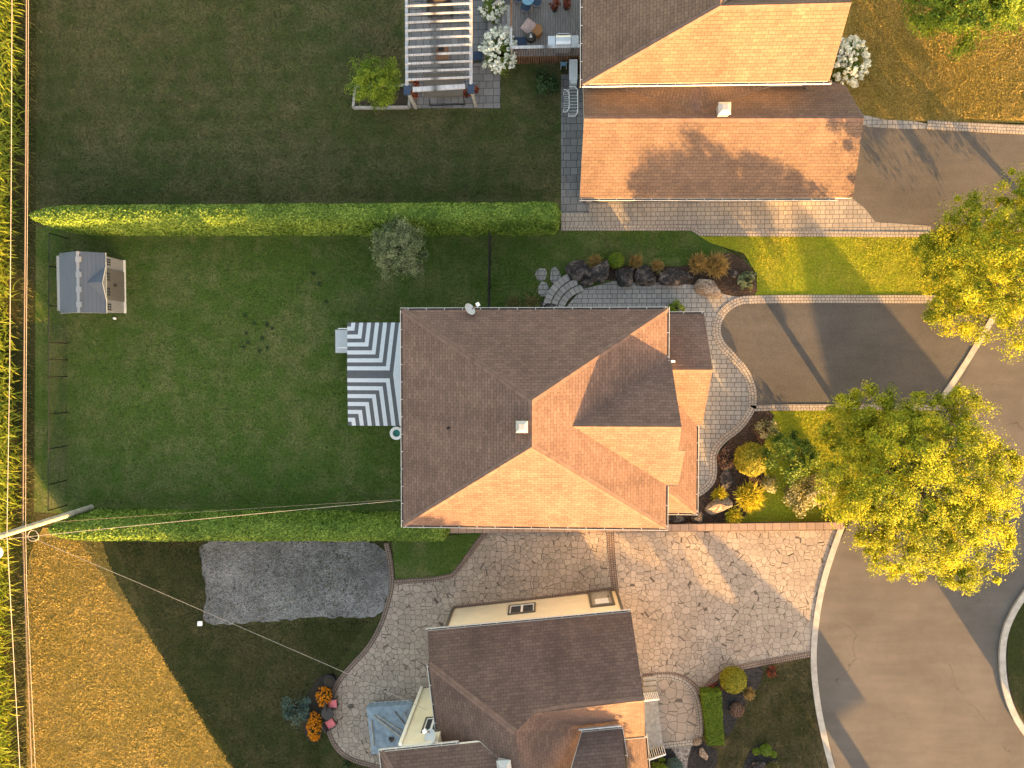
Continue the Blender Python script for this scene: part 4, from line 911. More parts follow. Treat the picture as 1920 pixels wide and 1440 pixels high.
shrub('shrub', 'dark green shrub below the wooden deck', Wp(1024, 160), (.85, .85, 1.0), 2200, 'leaf_dark', .12)
shrub('flower_border', 'long strip of orange flowers behind the pink-cushioned chairs', Wp(612, 1300), (.50, .62, .7), 900, 'leaf_dark', .09, 'flowers', None, 14, .35, 'orange', 150, .085)
_f = shrub('flower_border', 'orange flower mound at the lower end of the patio planting', Wp(594, 1356), (.48, .9, .65), 1100, 'leaf_dark', .09, 'flowers', None, 16, .35, 'orange', 200, .085)
shrub('shrub', 'blue-green spreading shrub behind the orange flowers', Wp(560, 1325), (.95, .9, .8), 2300, 'leaf_blue', .1)
shrub('shrub', 'leafy green shrub at the foot of the landing railing', Wp(1236, 1432), (.55, .7, .8), 1100, 'leaf_bright', .12)
globe('round_shrub', 'blue-green rounded shrub on black mulch by the pebbles', Wp(1262, 1432), .5, .5, .7, 1800, 'leaf_blue', .07)
shrub('groundcover_plant', 'red-leaved small plant at the edge of the patchy front lawn', Wp(1446, 1258), (.28, .42, .3), 420, 'leaf_red', .08, 'plant')
shrub('groundcover_plant', 'dark red heuchera beside the globe shrub', Wp(1340, 1290), (.5, .4, .3), 500, 'leaf_red', .08, 'plant')
blade_tuft('ornamental_grass', 'dry tan grass clump below the globe shrub', Wp(1403, 1298), .48, .5, 420, 'grass_gold', w=.022)
globe('round_shrub', 'brown low cushion shrub on the patchy lawn', Wp(1380, 1328), .42, .42, .35, 900, 'leaf_pink', .07)
for (x, y, rr, lab) in ((1417, 1407, .22, 'small yellow-green tuft left of the bigger one on the teardrop bed'), (1434, 1403, .36, 'largest yellow-green tuft on the teardrop bed'), (1449, 1413, .2, 'small yellow-green tuft on the right rim of the teardrop bed')):
    globe('tuft_plant', lab, Wp(x, y), rr, rr, rr*1.1, 420, 'leaf_bright', .07, 'plant', 'tufts on the teardrop bed')
blade_tuft('ornamental_grass', 'green grass clump at the bottom edge of the teardrop bed', Wp(1446, 1436), .5, .5, 420, 'grass_green', w=.025)
def box_hedge(label, pts, h, n):
    p = px2(pts); c0, c1, c2, c3 = [np.array([q[0], q[1]]) for q in p]; Pt = []; Nr = []
    for _ in range(n):
        u, v = rng.uniform(size=2); q = (c0*(1-u)+c1*u)*(1-v)+(c3*(1-u)+c2*u)*v; z = h; nr = (0, 0, 1)
        if rng.uniform() < .5:
            sidek = rng.integers(4); a_, b_ = [(c0, c1), (c1, c2), (c2, c3), (c3, c0)][sidek]; q = a_*(1-u)+b_*u; z = h*v**.7; d_ = q-(c0+c1+c2+c3)/4; nr = (d_[0], d_[1], .2)
        Pt.append((q[0], q[1], z+.05*noise.noise(Vector((q[0], q[1], z))*3))); Nr.append(nr)
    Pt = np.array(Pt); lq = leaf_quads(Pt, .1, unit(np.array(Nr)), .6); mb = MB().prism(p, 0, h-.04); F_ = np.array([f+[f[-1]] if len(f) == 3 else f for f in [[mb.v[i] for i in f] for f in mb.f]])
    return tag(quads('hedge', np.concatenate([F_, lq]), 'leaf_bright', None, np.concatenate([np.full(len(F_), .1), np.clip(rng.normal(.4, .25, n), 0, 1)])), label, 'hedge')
box_hedge('short square-cut green hedge beside the rounded flagstone patio', [(1311, 1288), (1346, 1286), (1351, 1382), (1322, 1384)], .8, 6000)

# corn field on the far left
def corn():
    Q = []; T = []
    for row in range(5):
        y = -29.0
        while y < 27:
            y += rng.uniform(.16, .3); x = -32.0 + .03*y - row*.72 + rng.normal(0, .09) - .25*math.sin(y*.3); hh = rng.uniform(1.8, 2.5)
            for k in range(9):
                z0 = hh*(.25+.75*k/9); az = rng.uniform(0, 2*math.pi); L = rng.uniform(.45, .85); w = .045; tn = np.clip(rng.normal(.5, .25), 0, 1)
                d = np.array([math.cos(az), math.sin(az), 0]); s_ = np.array([-d[1], d[0], 0]); p0 = np.array([x, y, z0]); prev = None
                for t_ in (0, .35, .7, 1.0):
                    c_ = p0+d*L*t_+np.array([0, 0, L*(.75*t_-.95*t_*t_)]); ww = w*(1-.85*t_**2)
                    cur = (c_-s_*ww, c_+s_*ww)
                    if prev is not None: Q.append([prev[0], prev[1], cur[1], cur[0]]); T.append(tn)
                    prev = cur
            Q.append([(x-.02, y, 0), (x+.02, y, 0), (x+.012, y, hh), (x-.012, y, hh)]); T.append(.2)
    o = quads('corn_field', np.array(Q), 'corn', None, np.array(T)); o['kind'] = 'stuff'; o['label'] = 'tall corn plants along the left edge'; o['category'] = 'corn'
corn()
# ragged weeds between the field and the lawns
def weeds():
    n = 2600; y = rng.uniform(-28, 23, n); x = -31.35+.03*y+rng.normal(0, .28, n); az = rng.uniform(0, 6.28, n); L = rng.uniform(.12, .34, n); d = np.stack([np.cos(az), np.sin(az), np.zeros(n)], 1); s_ = np.stack([-np.sin(az), np.cos(az), np.zeros(n)], 1)*.02
    p0 = np.stack([x, y, np.full(n, .02)], 1); p1 = p0+d*L[:, None]*.6+np.array([0, 0, 1])*L[:, None]
    o = quads('field_edge_weeds', np.stack([p0-s_, p0+s_, p1+s_*.3, p1-s_*.3], 1), 'grass_green', None, rng.uniform(0, .6, n)); o['kind'] = 'stuff'; o['label'] = 'dry weeds along the corn field edge'; o['category'] = 'weeds'
weeds()

def in_poly(x, y, P):
    ins = np.zeros(len(x), bool)
    for (ax, ay), (bx, by) in zip(P, P[1:]+P[:1]):
        c_ = (ay > y) != (by > y); ins ^= c_ & (x < (bx-ax)*(y-ay)/((by-ay) if by != ay else 1e-9)+ax)
    return ins
def grass(label, pts, n, mat, h, w, tone0=.45, lean=.7):
    P = px2(pts); A = np.array(P); lo, hi = A.min(0), A.max(0); X = rng.uniform(lo[0], hi[0], n*3); Y = rng.uniform(lo[1], hi[1], n*3)
    k = in_poly(X, Y, P); X, Y = X[k][:n], Y[k][:n]; m = len(X); pat = np.array([noise.noise(Vector((a, b, 0))*.35)+.7*noise.noise(Vector((a, b, 5))*1.6) for a, b in zip(X, Y)])
    hh = h*rng.uniform(.4, 1.25, m)*(1+.5*np.clip(pat, -.8, .8)); az = rng.uniform(0, 6.283, m); s_ = np.stack([np.cos(az), np.sin(az), np.zeros(m)], 1)*(w*rng.uniform(.5, 1.3, m))[:, None]
    p0 = np.stack([X, Y, np.full(m, .006)], 1); p1 = p0+np.stack([rng.normal(0, lean, m)*hh, rng.normal(0, lean, m)*hh, hh], 1)
    o = quads('grass', np.stack([p0-s_, p0+s_, p1], 1), mat, None, np.clip(tone0+.45*pat+rng.normal(0, .2, m), 0, 1), 3); o['kind'] = 'stuff'; o['label'] = label; o['category'] = 'grass'; return o
M['blade_dry_lit'] = foliage('dry_blade_lit', (.22, .165, .036), (.38, .29, .075), (.54, .39, .125), .4)  # dry blades of the sunlit lawns, sunlight put into the colour
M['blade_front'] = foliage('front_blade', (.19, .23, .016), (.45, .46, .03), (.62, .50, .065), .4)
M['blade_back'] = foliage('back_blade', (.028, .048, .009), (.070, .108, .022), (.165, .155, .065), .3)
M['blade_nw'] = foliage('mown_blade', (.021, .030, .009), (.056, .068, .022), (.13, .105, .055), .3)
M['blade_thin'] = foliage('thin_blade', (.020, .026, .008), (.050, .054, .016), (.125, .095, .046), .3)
grass('sunlit dry golden grass in the lower left corner', [(62, 1010), (190, 1010), (215, 1080), (310, 1240), (450, 1460), (60, 1460)], 46000, 'blade_dry_lit', .075, .032)  # ends at the house shadow edge, like the brighter sheet below
grass('golden dry grass around the top right tree', [(1600, -20), (1960, -20), (1960, 226), (1750, 222), (1640, 222), (1596, 170)], 34000, 'blade_dry_lit', .06, .032, .42)
grass('yellow-green grass strip between the two upper driveways', [(1320, 444), (1760, 446), (1790, 550), (1424, 550), (1424, 515), (1400, 478)], 20000, 'blade_front', .045, .03)
grass('bright front lawn grass under the big maple', [(1456, 774), (1700, 770), (1660, 880), (1580, 974), (1400, 974), (1440, 900)], 20000, 'blade_front', .045, .03, .4)
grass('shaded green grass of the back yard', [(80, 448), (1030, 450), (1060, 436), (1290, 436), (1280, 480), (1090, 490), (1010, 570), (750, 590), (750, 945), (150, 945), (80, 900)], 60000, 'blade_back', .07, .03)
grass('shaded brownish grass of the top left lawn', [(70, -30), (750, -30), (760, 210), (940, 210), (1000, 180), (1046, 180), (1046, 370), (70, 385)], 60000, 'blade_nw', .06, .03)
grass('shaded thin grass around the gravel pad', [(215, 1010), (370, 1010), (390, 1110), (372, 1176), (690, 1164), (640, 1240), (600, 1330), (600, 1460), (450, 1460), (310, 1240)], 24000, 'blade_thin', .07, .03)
grass('weeds growing through the gravel pad and along its edges', [(368, 1006), (370, 1060), (384, 1112), (368, 1180), (500, 1176), (700, 1168), (722, 1110), (725, 1010)], 5200, 'blade_thin', .09, .035, .35)
grass('thin brownish grass in front of the cream house', [(1440, 1250), (1516, 1238), (1522, 1320), (1545, 1450), (1465, 1450), (1440, 1390), (1395, 1400), (1380, 1450), (1345, 1450), (1370, 1380)], 9000, 'blade_nw', .06, .03, .6)
# ================================================================== BOULDERS AND STONES
def boulder(label, x, y, sx, sy, h, rot, mat='rock', seed=0, group='boulders of the garden walls', square=0.0):
    p = W(x, y); b_ = bmesh.new(); bmesh.ops.create_icosphere(b_, subdivisions=4, radius=1)
    c_, s_ = math.cos(rot), math.sin(rot)
    pr = random.Random(seed*17+3); pls = [(Vector((pr.gauss(0, 1), pr.gauss(0, 1), pr.gauss(0, .8))).normalized(), pr.uniform(.62, .98)) for _ in range(13)]
    for v in b_.verts:
        q = v.co.copy()
        if square: q = Vector([math.copysign(abs(k)**(1-square), k) for k in q])
        k_ = min([1.12]+[d_/max(q.normalized().dot(n_), .2) for n_, d_ in pls]); k = 1.1*k_+.10*noise.noise(q*1.3+Vector((seed*7.3, 1, 0)))+.07*noise.noise(q*4)+.045*noise.noise(q*10)
        q = Vector((q.x*k*sx*.46, q.y*k*sy*.46, (q.z*k*.62+.3)*h)); v.co = Vector((p.x+q.x*c_-q.y*s_, p.y+q.x*s_+q.y*c_, q.z))
    me = bpy.data.meshes.new('boulder'); b_.to_mesh(me); b_.free(); a_ = np.empty(len(me.vertices)*3); me.vertices.foreach_get('co', a_)
    me.polygons.foreach_set('use_smooth', [False]*len(me.polygons))
    return tag(link('boulder', me, a_.reshape(-1, 3), mat), label, 'boulder', group)
boulder('flat square dark slab boulder at the top of the curved steps', 1086, 507, 1.25, 1.15, .45, .5, square=.45, seed=1)
boulder('long dark boulder with a white lichen patch', 1122, 512, 1.75, 1.35, .75, .3, seed=2)
boulder('small brown wedge boulder touching the curved steps', 1099, 529, 1.0, .6, .5, .35, seed=3)
boulder('dark boulder below the round green shrub', 1171, 518, 1.25, 1.15, .7, .2, seed=4)
boulder('ridged dark boulder below the small golden grass', 1210, 519, 1.15, 1.2, .7, -.3, seed=5)
boulder('widest dark boulder with brown streaks along the paver path', 1262, 520, 2.15, 1.05, .7, .05, seed=6)
boulder('sunlit tan boulder at the corner of the boulder bed', 1327, 541, 1.75, 1.05, .65, -.55, 'rock_tan', 7)
boulder('small reddish rock lying on the mulch beside the plume grass', 1371, 512, .85, .42, .35, -.55, seed=8)
boulder('low dark rock against the house below the curved steps', 1026, 572, 1.05, .5, .4, .05, seed=9)
boulder('pale hollow boulder between yellow grasses', 1345, 947, 1.45, 1.1, .6, .35, 'rock_tan', 10)
boulder('narrow brown upright rock beside the curved path edging', 1362, 898, .75, 1.2, .5, .1, seed=11)
boulder('grey rock half under the porch roof', 1304, 966, .8, 1.1, .5, .2, seed=12)
boulder('grey rock beneath the porch gutter', 1268, 972, 1.2, .55, .45, .15, seed=13)
boulder('reddish rock at the bottom of the teardrop bed', 1421, 1434, .8, .6, .4, .4, seed=14)
boulder('speckled rock between hedge and pebble path', 1318, 1412, .5, .7, .35, .2, 'rock_tan', 15)
boulder('pale rock cluster at the corner of the rounded patio', 1306, 1388, .55, .45, .3, .4, 'rock_tan', 16)
for k, (x, y, rx, ry, ro, lab) in enumerate(((1015, 515, .34, .42, .3, 'left stepping stone on the lawn by the curved steps'), (1041, 517, .32, .5, -.5, 'right stepping stone next to the curved steps'), (1019, 542, .36, .42, -.3, 'lower stepping stone near the spiky grass'))):
    p = W(x, y); poly = [(p.x+math.cos(a_+ro)*rx*(1+.15*math.sin(3*a_+k)), p.y+math.sin(a_+ro)*ry*(1+.12*math.cos(2*a_+k))) for a_ in np.linspace(0, 6.28, 9, endpoint=False)]
    tag(MB().prism(poly, 0, .05).build('stepping_stone', 'paver'), lab, 'stone', 'stepping stones in the lawn')
# curved garden steps
GS = thing('garden_steps', 'three curved grey paver steps between lawn and boulder path', 'steps', W(1070, 570))
cc = W(1100, 590)
for i, (r0, r1_, z) in enumerate(((1.35, 1.75, .12), (1.78, 2.16, .2), (2.19, 2.6, .28))):
    arc = [(cc.x+math.cos(a_)*(r0+r1_)/2, cc.y+math.sin(a_)*(r0+r1_)/2) for a_ in np.linspace(math.radians(176), math.radians(98+i*9), 24)]
    band(MB(), arc, r1_-r0, 0, z).build('step', 'step_paver', GS)

# ================================================================== FENCES, POLE, CABLES
def chain_fence(label, base, h, posts, seg=.16):
    a_, b_ = base; t = thing('chain_link_fence', label, 'fence', (a_+b_)/2, 'black chain-link fences'); L = (b_-a_).length; d = (b_-a_)/L; Z = Vector((0, 0, 1))
    for k in posts:
        p = a_+d*(k*L); MB().tube([p, p+Z*h], .032, 8).build('post', 'black', t)
    MB().tube([a_+Z*h, b_+Z*h], .022, 6).build('top_rail', 'black', t)
    m_ = MB(); w = .0055; n_ = Vector((d.y, -d.x, 0))
    k = 0.0
    while k < L:
        for s in (1, -1):
            x0, x1 = (k, min(L, k+h)) if s > 0 else (k, max(0, k-h)); hh = abs(x1-x0)
            p, q = a_+d*x0+Z*.03, a_+d*x1+Z*(hh-.03); m_.face([p-d*w, p+d*w, q+d*w, q-d*w]); m_.face([p-n_*w, p+n_*w, q+n_*w, q-n_*w])
        k += seg
    m_.build('mesh', 'chain', t); return t
fa, fb = W(128, 446), W(126, 948); Lf = (fb-fa).length
chain_fence('black chain-link fence behind the grey shed, facing the corn', (fa, fb), 1.6, [((W(128, y)-fa).length/Lf) for y in (447, 506, 577, 644, 675, 706, 773, 836, 900, 947)])
chain_fence('short black chain-link fence between hedge and middle house', (W(921, 438), W(919, 586)), 1.5, [0, .36, .68, 1], .12)
UPb = W(172, 951); up_top = UPb+Vector((-.05, 0, 10.5))
PL = thing('utility_pole', 'tall wooden utility pole with a white transformer at the hedge end', 'pole', UPb)
MB().tube([UPb-Vector((0, 0, .3)), UPb.lerp(up_top, .5), up_top], [.17, .15, .11], 14).build('shaft', 'polewood', PL, True)
tp = W(-6, 1035, 7.6); MB().tube([tp, tp+Vector((0, 0, 1.0))], .33, 18).tube([tp+Vector((0, 0, 1.0)), tp+Vector((0, 0, 1.08))], [.35, .2], 18).build('transformer', 'white', PL)
pc = UPb+Vector((0, 0, 8.2)); MB().bar(pc, Vector((tp.x, tp.y, 8.2)), .08, .08).build('bracket', 'galv', PL)
MB().box(UPb+Vector((.1, -.12, 3.0)), (.05, .12, .4)).build('marker_plate', M['grass_yellow'] if False else 'pink', PL) if False else None
pk = UPb+Vector((0, 0, 4.9)); MB().tube([pk+Vector((.1, -.5, 0))+Vector((math.cos(a_)*.3, math.sin(a_)*.3, .03*math.sin(a_*2))) for a_ in np.linspace(0, 6.28, 22)], .02, 6, 0, False).build('cable_coil', 'cable', PL)
def cable(name, label, pts, r_, mat, sag=.0, group=None):
    P = []
    for a_, b_ in zip(pts[:-1], pts[1:]):
        for k in range(12): t_ = k/12; P.append(a_.lerp(b_, t_)-Vector((0, 0, sag*4*t_*(1-t_))))
    P.append(pts[-1]); return tag(MB().tube(P, r_, 6).build(name, mat), label, 'cable', group)
GW = 'overhead cables along the corn field'
cable('overhead_cable', 'single pale cable nearest the corn, running top to bottom', [W(23, -120, 6.6), W(21, 330, 6.4), W(18, 700, 6.4), W(13, 1003, 6.9), W(22, 1170, 6.5), W(44, 1560, 6.4)], .018, 'cable', .0, GW)
cable('overhead_cable', 'thick brown twisted cable of the close pair above the lawn edge', [W(50, -120, 5.2), W(48, 330, 5.1), W(45, 700, 5.1), W(43, 992, 5.3), W(46, 1100, 5.1), W(64, 1560, 5.0)], .034, 'cable_dark', .0, GW)
cable('overhead_cable', 'thin pale cable right beside the thick brown one', [W(54, -120, 5.3), W(52, 330, 5.2), W(49, 700, 5.2), W(48, 992, 5.4), W(50, 1100, 5.2), W(72, 1560, 5.0)], .013, 'cable', .0, GW)
cable('service_cable', 'white service cable from the pole to the middle house', [W(-20, 1014, 7.6), W(754, 938, 5.2)], .011, 'cable', .25, 'service cables')
cable('service_cable', 'dark service cable above the hedge to the middle house', [W(60, 982, 5.5), W(756, 936, 5.0)], .009, 'cable_dark', .2, 'service cables')
cable('service_cable', 'white service cable crossing the gravel to the cream house', [W(40, 1000, 5.6), W(260, 1093, 5.1), W(640, 1258, 4.9), W(802, 1332, 5.0)], .011, 'cable', .0, 'service cables')

# ================================================================== SHED
SH = thing('garden_shed', 'grey plastic garden shed with skylight roof and brown double doors', 'shed', W(190, 540))
x0, x1 = W(150, 540).x, W(233, 540).x; yn, ys = W(180, 489).y, W(180, 587).y
zE, zR = 1.95, 2.55
eW, eE = W(112, 540, zE).x, W(199, 540, zE).x; yN2, yS2 = W(150, 471, zR).y, W(150, 586, zR).y
xm = W(146, 530, zR).x
MB().prism([(x0, ys), (x1, ys), (x1, yn), (x0, yn)], 0, zE).build('wall', 'shed_wall', SH)
gm = MB()
for y in (ys, yn): gm.face([(x0, y, zE), (x1, y, zE), (xm, y, zR-.06)])
gm.build('gable', 'shed_wall', SH)
roof('roof', [[(eW, yS2, zE), (xm, yS2, zR), (xm, yN2, zR), (eW, yN2, zE)], [(eE, yS2, zE), (eE, yN2, zE), (xm, yN2, zR), (xm, yS2, zR)]], 'shed_roof', SH, .06, False)
dy = (yn+ys)/2-.03; dz = 2.38
do = roof('dormer_roof', [[(xm+.45, dy, dz), (eE+.06, dy, dz), (eE, dy+.95, zE+.02), (eE-.05, dy+.95, zE+.02)], [(xm+.45, dy, dz), (eE+.06, dy, dz), (eE, dy-.95, zE+.02), (eE-.05, dy-.95, zE+.02)]], 'shed_roof', SH, .05, False)
MB().face([(eE+.02, dy-.9, zE), (eE+.02, dy+.9, zE), (eE+.02, dy, dz-.05)]).build('dormer_front', 'shed_wall', SH)
sk = MB()
for k in range(4):
    y = yN2+(yS2-yN2)*(.13+.245*k); sk.box((xm+.05, y, zR-.0), (.30, .30, .07))
sk.build('skylight', 'sky_light', SH)
MB().box((xm+.02, (yN2+yS2)/2, zR+.0), (.16, yN2-yS2, .05)).build('ridge_panel', 'sky_light', SH)
for s in (-1, 1):
    dd = MB().box((x1+.025, dy+s*.45, .95), (.05, .88, 1.8)); 
    for k in range(3): dd.box((x1+.055, dy+s*(.22+.23*k), .9), (.012, .012, 1.7))
    D_ = dd.build('door', 'shed_door', SH)
    wm = MB()
    for i in range(2):
        for j in range(3): wm.box((x1+.056, dy+s*(.26+.17*j), 1.5+.16*i), (.012, .12, .11))
    wm.build('window', 'glass', D_)
    MB().box((x1+.07, dy+s*.06, .95), (.05, .04, .25)).build('handle', 'black', D_)
    wp = MB()
    for i in range(2):
        for j in range(3): wp.box((x1+.006, dy+s*(1.15+.14*j), 1.35+.19*i), (.012, .1, .15))
    wp.build('window', 'glass', SH)
MB().bar((x1+.06, ys-.02, .03), (x1+.06, yn+.02, .03), .12, .06).build('sill', 'trim', SH)

# ================================================================== CANOPY, SWING SEAT, PAIL
CN = thing('canopy', 'grey and white striped fabric canopy on the back wall of the middle house', 'canopy', W(705, 702))
ch, ct_ = 2.3, 2.62
cw, ce_ = W(652, 700, ch).x, XW+.45; cn_, cs_ = W(660, 605, ch).y, W(660, 798, ch).y; ap = W(737, 702, ct_)
sc_ = MB(); nS = 11
hx = ap.x-cw; cym = (cn_+cs_)/2
# west face: stripes run down-slope (east-west); north and south faces: stripes run north-south; both meet on the hips
zf = lambda x, y: ch+(ct_-ch)*min(1, (1-abs(y-cym)/(cn_-cs_)*2) if True else 1)
for sgn, yb in ((1, cn_), (-1, cs_)):
    N_ = 13
    for i in range(N_):
        t0, t1 = i/N_, (i+1)/N_; mi = 1 if i % 2 == 0 else 0
        hp = lambda t: Vector((cw+hx*t, yb+(cym-yb)*t, ch+(ct_-ch)*t))
        A_, B_ = hp(t0), hp(t1)
        ew, wwp = [Vector((cw, p.y, ch+(ct_-ch)*(p.z-ch)/(ct_-ch)*.35)) for p in (A_, B_)], None
        sc_.face([A_, B_, ew[1], ew[0]], None, mi)
        nb = [Vector((p.x+(p.x-cw)/hx*.28*1, yb, ch)) for p in (A_, B_)]
        sc_.face([A_, B_, nb[1], nb[0]], None, mi)
    last = Vector((ap.x+.28, yb, ch)); sc_.face([ap_ := Vector((ap.x, cym, ct_)), Vector((ce_, cym, ct_-.05)), Vector((ce_, yb, ch)), last], None, 0)
sc_.build('fabric', ['fab_light', 'fab_dark'], CN)
for (x, y) in ((cw+.05, cn_-.05), (cw+.05, cs_+.05), (ce_-.1, cn_-.05), (ce_-.1, cs_+.05)): MB().bar((x, y, 0), (x, y, ch-.02), .08, .08).build('post', 'black', CN)
SB = thing('garden_swing', 'grey garden swing seat standing beside the striped canopy', 'swing', W(655, 640))
MB().box(W(641, 640, .45), (.75, 1.35, .08)).build('seat', 'grey_plastic', SB)
MB().box(W(652, 640, .75)+Vector((.1, 0, 0)), (.1, 1.3, .5)).build('backrest', 'grey_plastic', SB)
for y in (616, 652): MB().bar(W(634, y, .7), W(668, y, .9), .045, .045).bar(W(636, y, 0), W(636, y, .7), .05, .05).build('arm', 'white', SB)
pm_ = W(746, 811); PA = thing('water_tub', 'round white tub with teal inside below the back gutter', 'tub', pm_)
rr_ = []
tb = MB(); ring = lambda r_, z: [pm_+Vector((math.cos(a_)*r_, math.sin(a_)*r_, z)) for a_ in np.linspace(0, 6.283, 28, endpoint=False)]
for A_, B_ in ((ring(.34, 0), ring(.39, .42)), (ring(.39, .42), ring(.22, .43)), (ring(.22, .43), ring(.21, .3))):
    for k in range(28): tb.face([A_[k], A_[(k+1) % 28], B_[(k+1) % 28], B_[k]])
tb.build('rim', 'white', PA); MB().disc(pm_, .212, .2, .31, 24).build('water', 'teal', PA)
tag(MB().box(W(375, 1169, .09), (.24, .24, .18)).box(W(375, 1169, .19), (.27, .27, .03)).build('utility_box', 'white'), 'small white utility box at the corner of the gravel pad', 'box')
tag(MB().disc(W(216, 597), .08, 0, .1, 12).disc(W(216, 597), .05, .1, .16, 12).build('garden_light', 'white'), 'small white garden light on the lawn below the shed', 'light')

# ================================================================== PERGOLA CORNER
PG = thing('pergola', 'weathered white open-slat pergola over the slate patio', 'pergola', W(825, 100))
ph_ = 2.55
xa, xb = W(763, 100, ph_).x, W(883, 100, ph_).x; yb_ = W(820, 160, ph_).y
for x in (xa, xb): MB().bar((x, yb_, ph_), (x, yb_+7.6, ph_), .16, .18).build('beam', 'weathered', PG)
for k, y in enumerate((10, 26, 41, 56, 71, 87, 102, 118, 133, 148)):
    p, q = W(767, y+2, ph_+.1), W(880, y-3, ph_+.1); MB().bar((xa-.05, p.y, ph_+.13), (xb+.05, q.y, ph_+.13), .075, .12).build('rafter', 'weathered', PG)
for y in (-5, -20): p = W(767, y, ph_+.1); MB().bar((xa-.05, p.y, ph_+.13), (xb+.05, p.y+.1, ph_+.13), .09, .12).build('rafter', 'weathered', PG)
p, q = W(774, 168, ph_), W(872, 162, ph_); MB().bar(p, q, .24, .1).build('front_beam', 'weathered', PG)
for (x, y) in ((xa, yb_-.25), (xb, yb_-.2), (xa, yb_+7.2), (xb, yb_+7.2)):
    MB().bar((x, y, 0), (x, y, ph_-.1), .15, .15).build('post', 'greywood', PG)
for x in (xa, xb): MB().box((x, yb_-.22, ph_-.02), (.36, .5, .14)).build('bracket', 'navy', PG)
SW_ = thing('porch_swing', 'canopy swing with dark fabric roof under the pergola front', 'swing', W(832, 185))
cz_ = 1.75; a_, b_ = W(794, 138, cz_), W(868, 178, cz_)
cpm = MB().box(((a_.x+b_.x)/2, (a_.y+b_.y)/2, cz_), (b_.x-a_.x, a_.y-b_.y, .05)); cpm.box(((a_.x+b_.x)/2, b_.y, cz_-.08), (b_.x-a_.x, .03, .14)); cpm.build('canopy', 'canvas_dark', SW_)
for x in (803, 868): MB().bar(W(x, 176, 1.7), W(x+3, 198, .05), .04, .04).bar(W(x, 140, 1.7), W(x+3, 150, .05), .04, .04).build('leg', 'black', SW_)
MB().bar(W(806, 198, .08), W(871, 196, .08), .04, .04).build('crossbar', 'black', SW_)
MB().box(W(836, 172, .45), (1.6, .6, .1)).build('seat', 'canvas_dark', SW_)
FT = thing('fire_table', 'square brown slatted fire table in the middle of the slate patio', 'table', W(829, 99))
MB().box(W(829, 99, .42), (.74, .8, .08)).build('tabletop', 'redwood', FT); MB().box(W(829, 99, .19), (.6, .66, .38)).build('base', 'wicker', FT); MB().box(W(827, 92, .47), (.34, .2, .03)).build('burner', 'black', FT)
for (x, y, lab) in ((782, 160, 'red-leaved potted plant by the left pergola post, north of the front beam'), (779, 181, 'red-leaved potted plant by the left pergola post, south of the front beam'), (876, 180, 'red-leaved potted plant left of the right pergola post'), (893, 172, 'red-leaved potted plant right of the right pergola post')):
    p = W(x, y); t = shrub('potted_plant', lab, (p.x, p.y, .3), (.26, .26, .3), 260, 'leaf_red', .09, 'potted plant', 'potted plants around the pergola posts', 8, .4); MB().disc((p.x, p.y), .12, 0, .32, 14, 0, .17).build('pot', 'black', t)
RB = thing('raised_planter', 'timber-edged planting bed under the bright green small tree', 'planter', W(715, 190))
pb = [W(668, 165), W(770, 162), W(768, 203), W(664, 204)]
for i in range(4): MB().bar(pb[i]+Vector((0, 0, .12)), pb[(i+1) % 4]+Vector((0, 0, .12)), .14, .24).build('side_board', 'greywood', RB)
MB().prism([w2d(p) for p in pb], 0, .15).build('soil', 'soil', RB)
for (x, y, s, lab) in ((826, 22, .8, 'brown garden sofa at the back of the pergola'),):
    t = thing('garden_sofa', lab, 'sofa', W(x, y)); c_ = W(x, y); MB().box((c_.x, c_.y, .4), (1.3, .7, .1)).build('seat', 'canvas_dark', t); MB().box((c_.x, c_.y+.38, .6), (1.3, .1, .5)).build('backrest', 'dark_wicker', t)
    for s_ in (-1, 1): MB().box((c_.x+s_*.68, c_.y, .35), (.08, .7, .6)).build('arm', 'dark_wicker', t)
t = thing('garden_chair', 'dark sling chair between the pergola and the white hydrangea', 'chair', W(897, 112)); c_ = W(897, 112)
MB().box((c_.x, c_.y, .42), (.55, .55, .05)).build('seat', 'navy', t); MB().box((c_.x, c_.y-.42, .72), (.55, .35, .06), (Vector((1, 0, 0)), Vector((0, .7, -.7)), Vector((0, .7, .7)))).build('backrest', 'black', t)
for i in (-1, 1):
    for j in (-1, 1): MB().bar((c_.x+i*.25, c_.y+j*.25, 0), (c_.x+i*.25, c_.y+j*.25, .4), .03, .03).build('leg', 'black', t)

# deck
DK = thing('deck', 'grey wooden deck with white rail and stairs behind the top house', 'deck', W(1025, 60))
dh = .95; xl, xr_ = W(960, 60, dh).x, 2.28; yd, yt = W(1020, 104, dh).y, 25.0
MB().prism([(xl, yd), (xr_, yd), (xr_, yt), (xl, yt)], dh-.12, dh).build('floor_boards', 'deck', DK)
sk_ = MB(); k = xl
while k < xr_: sk_.box((k, yd-.03, dh*.5), (.1, .03, dh-.02)); k += .135
sk_.build('skirt', 'redwood', DK)
rf = MB(); zr_ = dh+.95; rf.bar((xl, yd+.05, zr_), (xr_, yd+.05, zr_), .16, .05); rf.build('hand_rail', 'weathered', DK)
bal = MB(); k = xl+.1
while k < xr_: bal.bar((k, yd+.05, dh), (k, yd+.05, zr_-.03), .035, .035); k += .14
bal.build('balusters', 'redwood', DK)
MB().bar((xl, yd+.05, zr_), (xl, yd+1.1, zr_), .1, .05).build('hand_rail', 'weathered', DK); MB().bar((xl, yd+1.2, zr_), (xl, yd+3.2, zr_), .1, .05).build('hand_rail', 'redwood', DK)
for y in (yd+.05, yd+1.15, yd+3.1): MB().bar((xl, y, dh), (xl, y, zr_+.03), .1, .1).build('rail_post', 'greywood', DK)
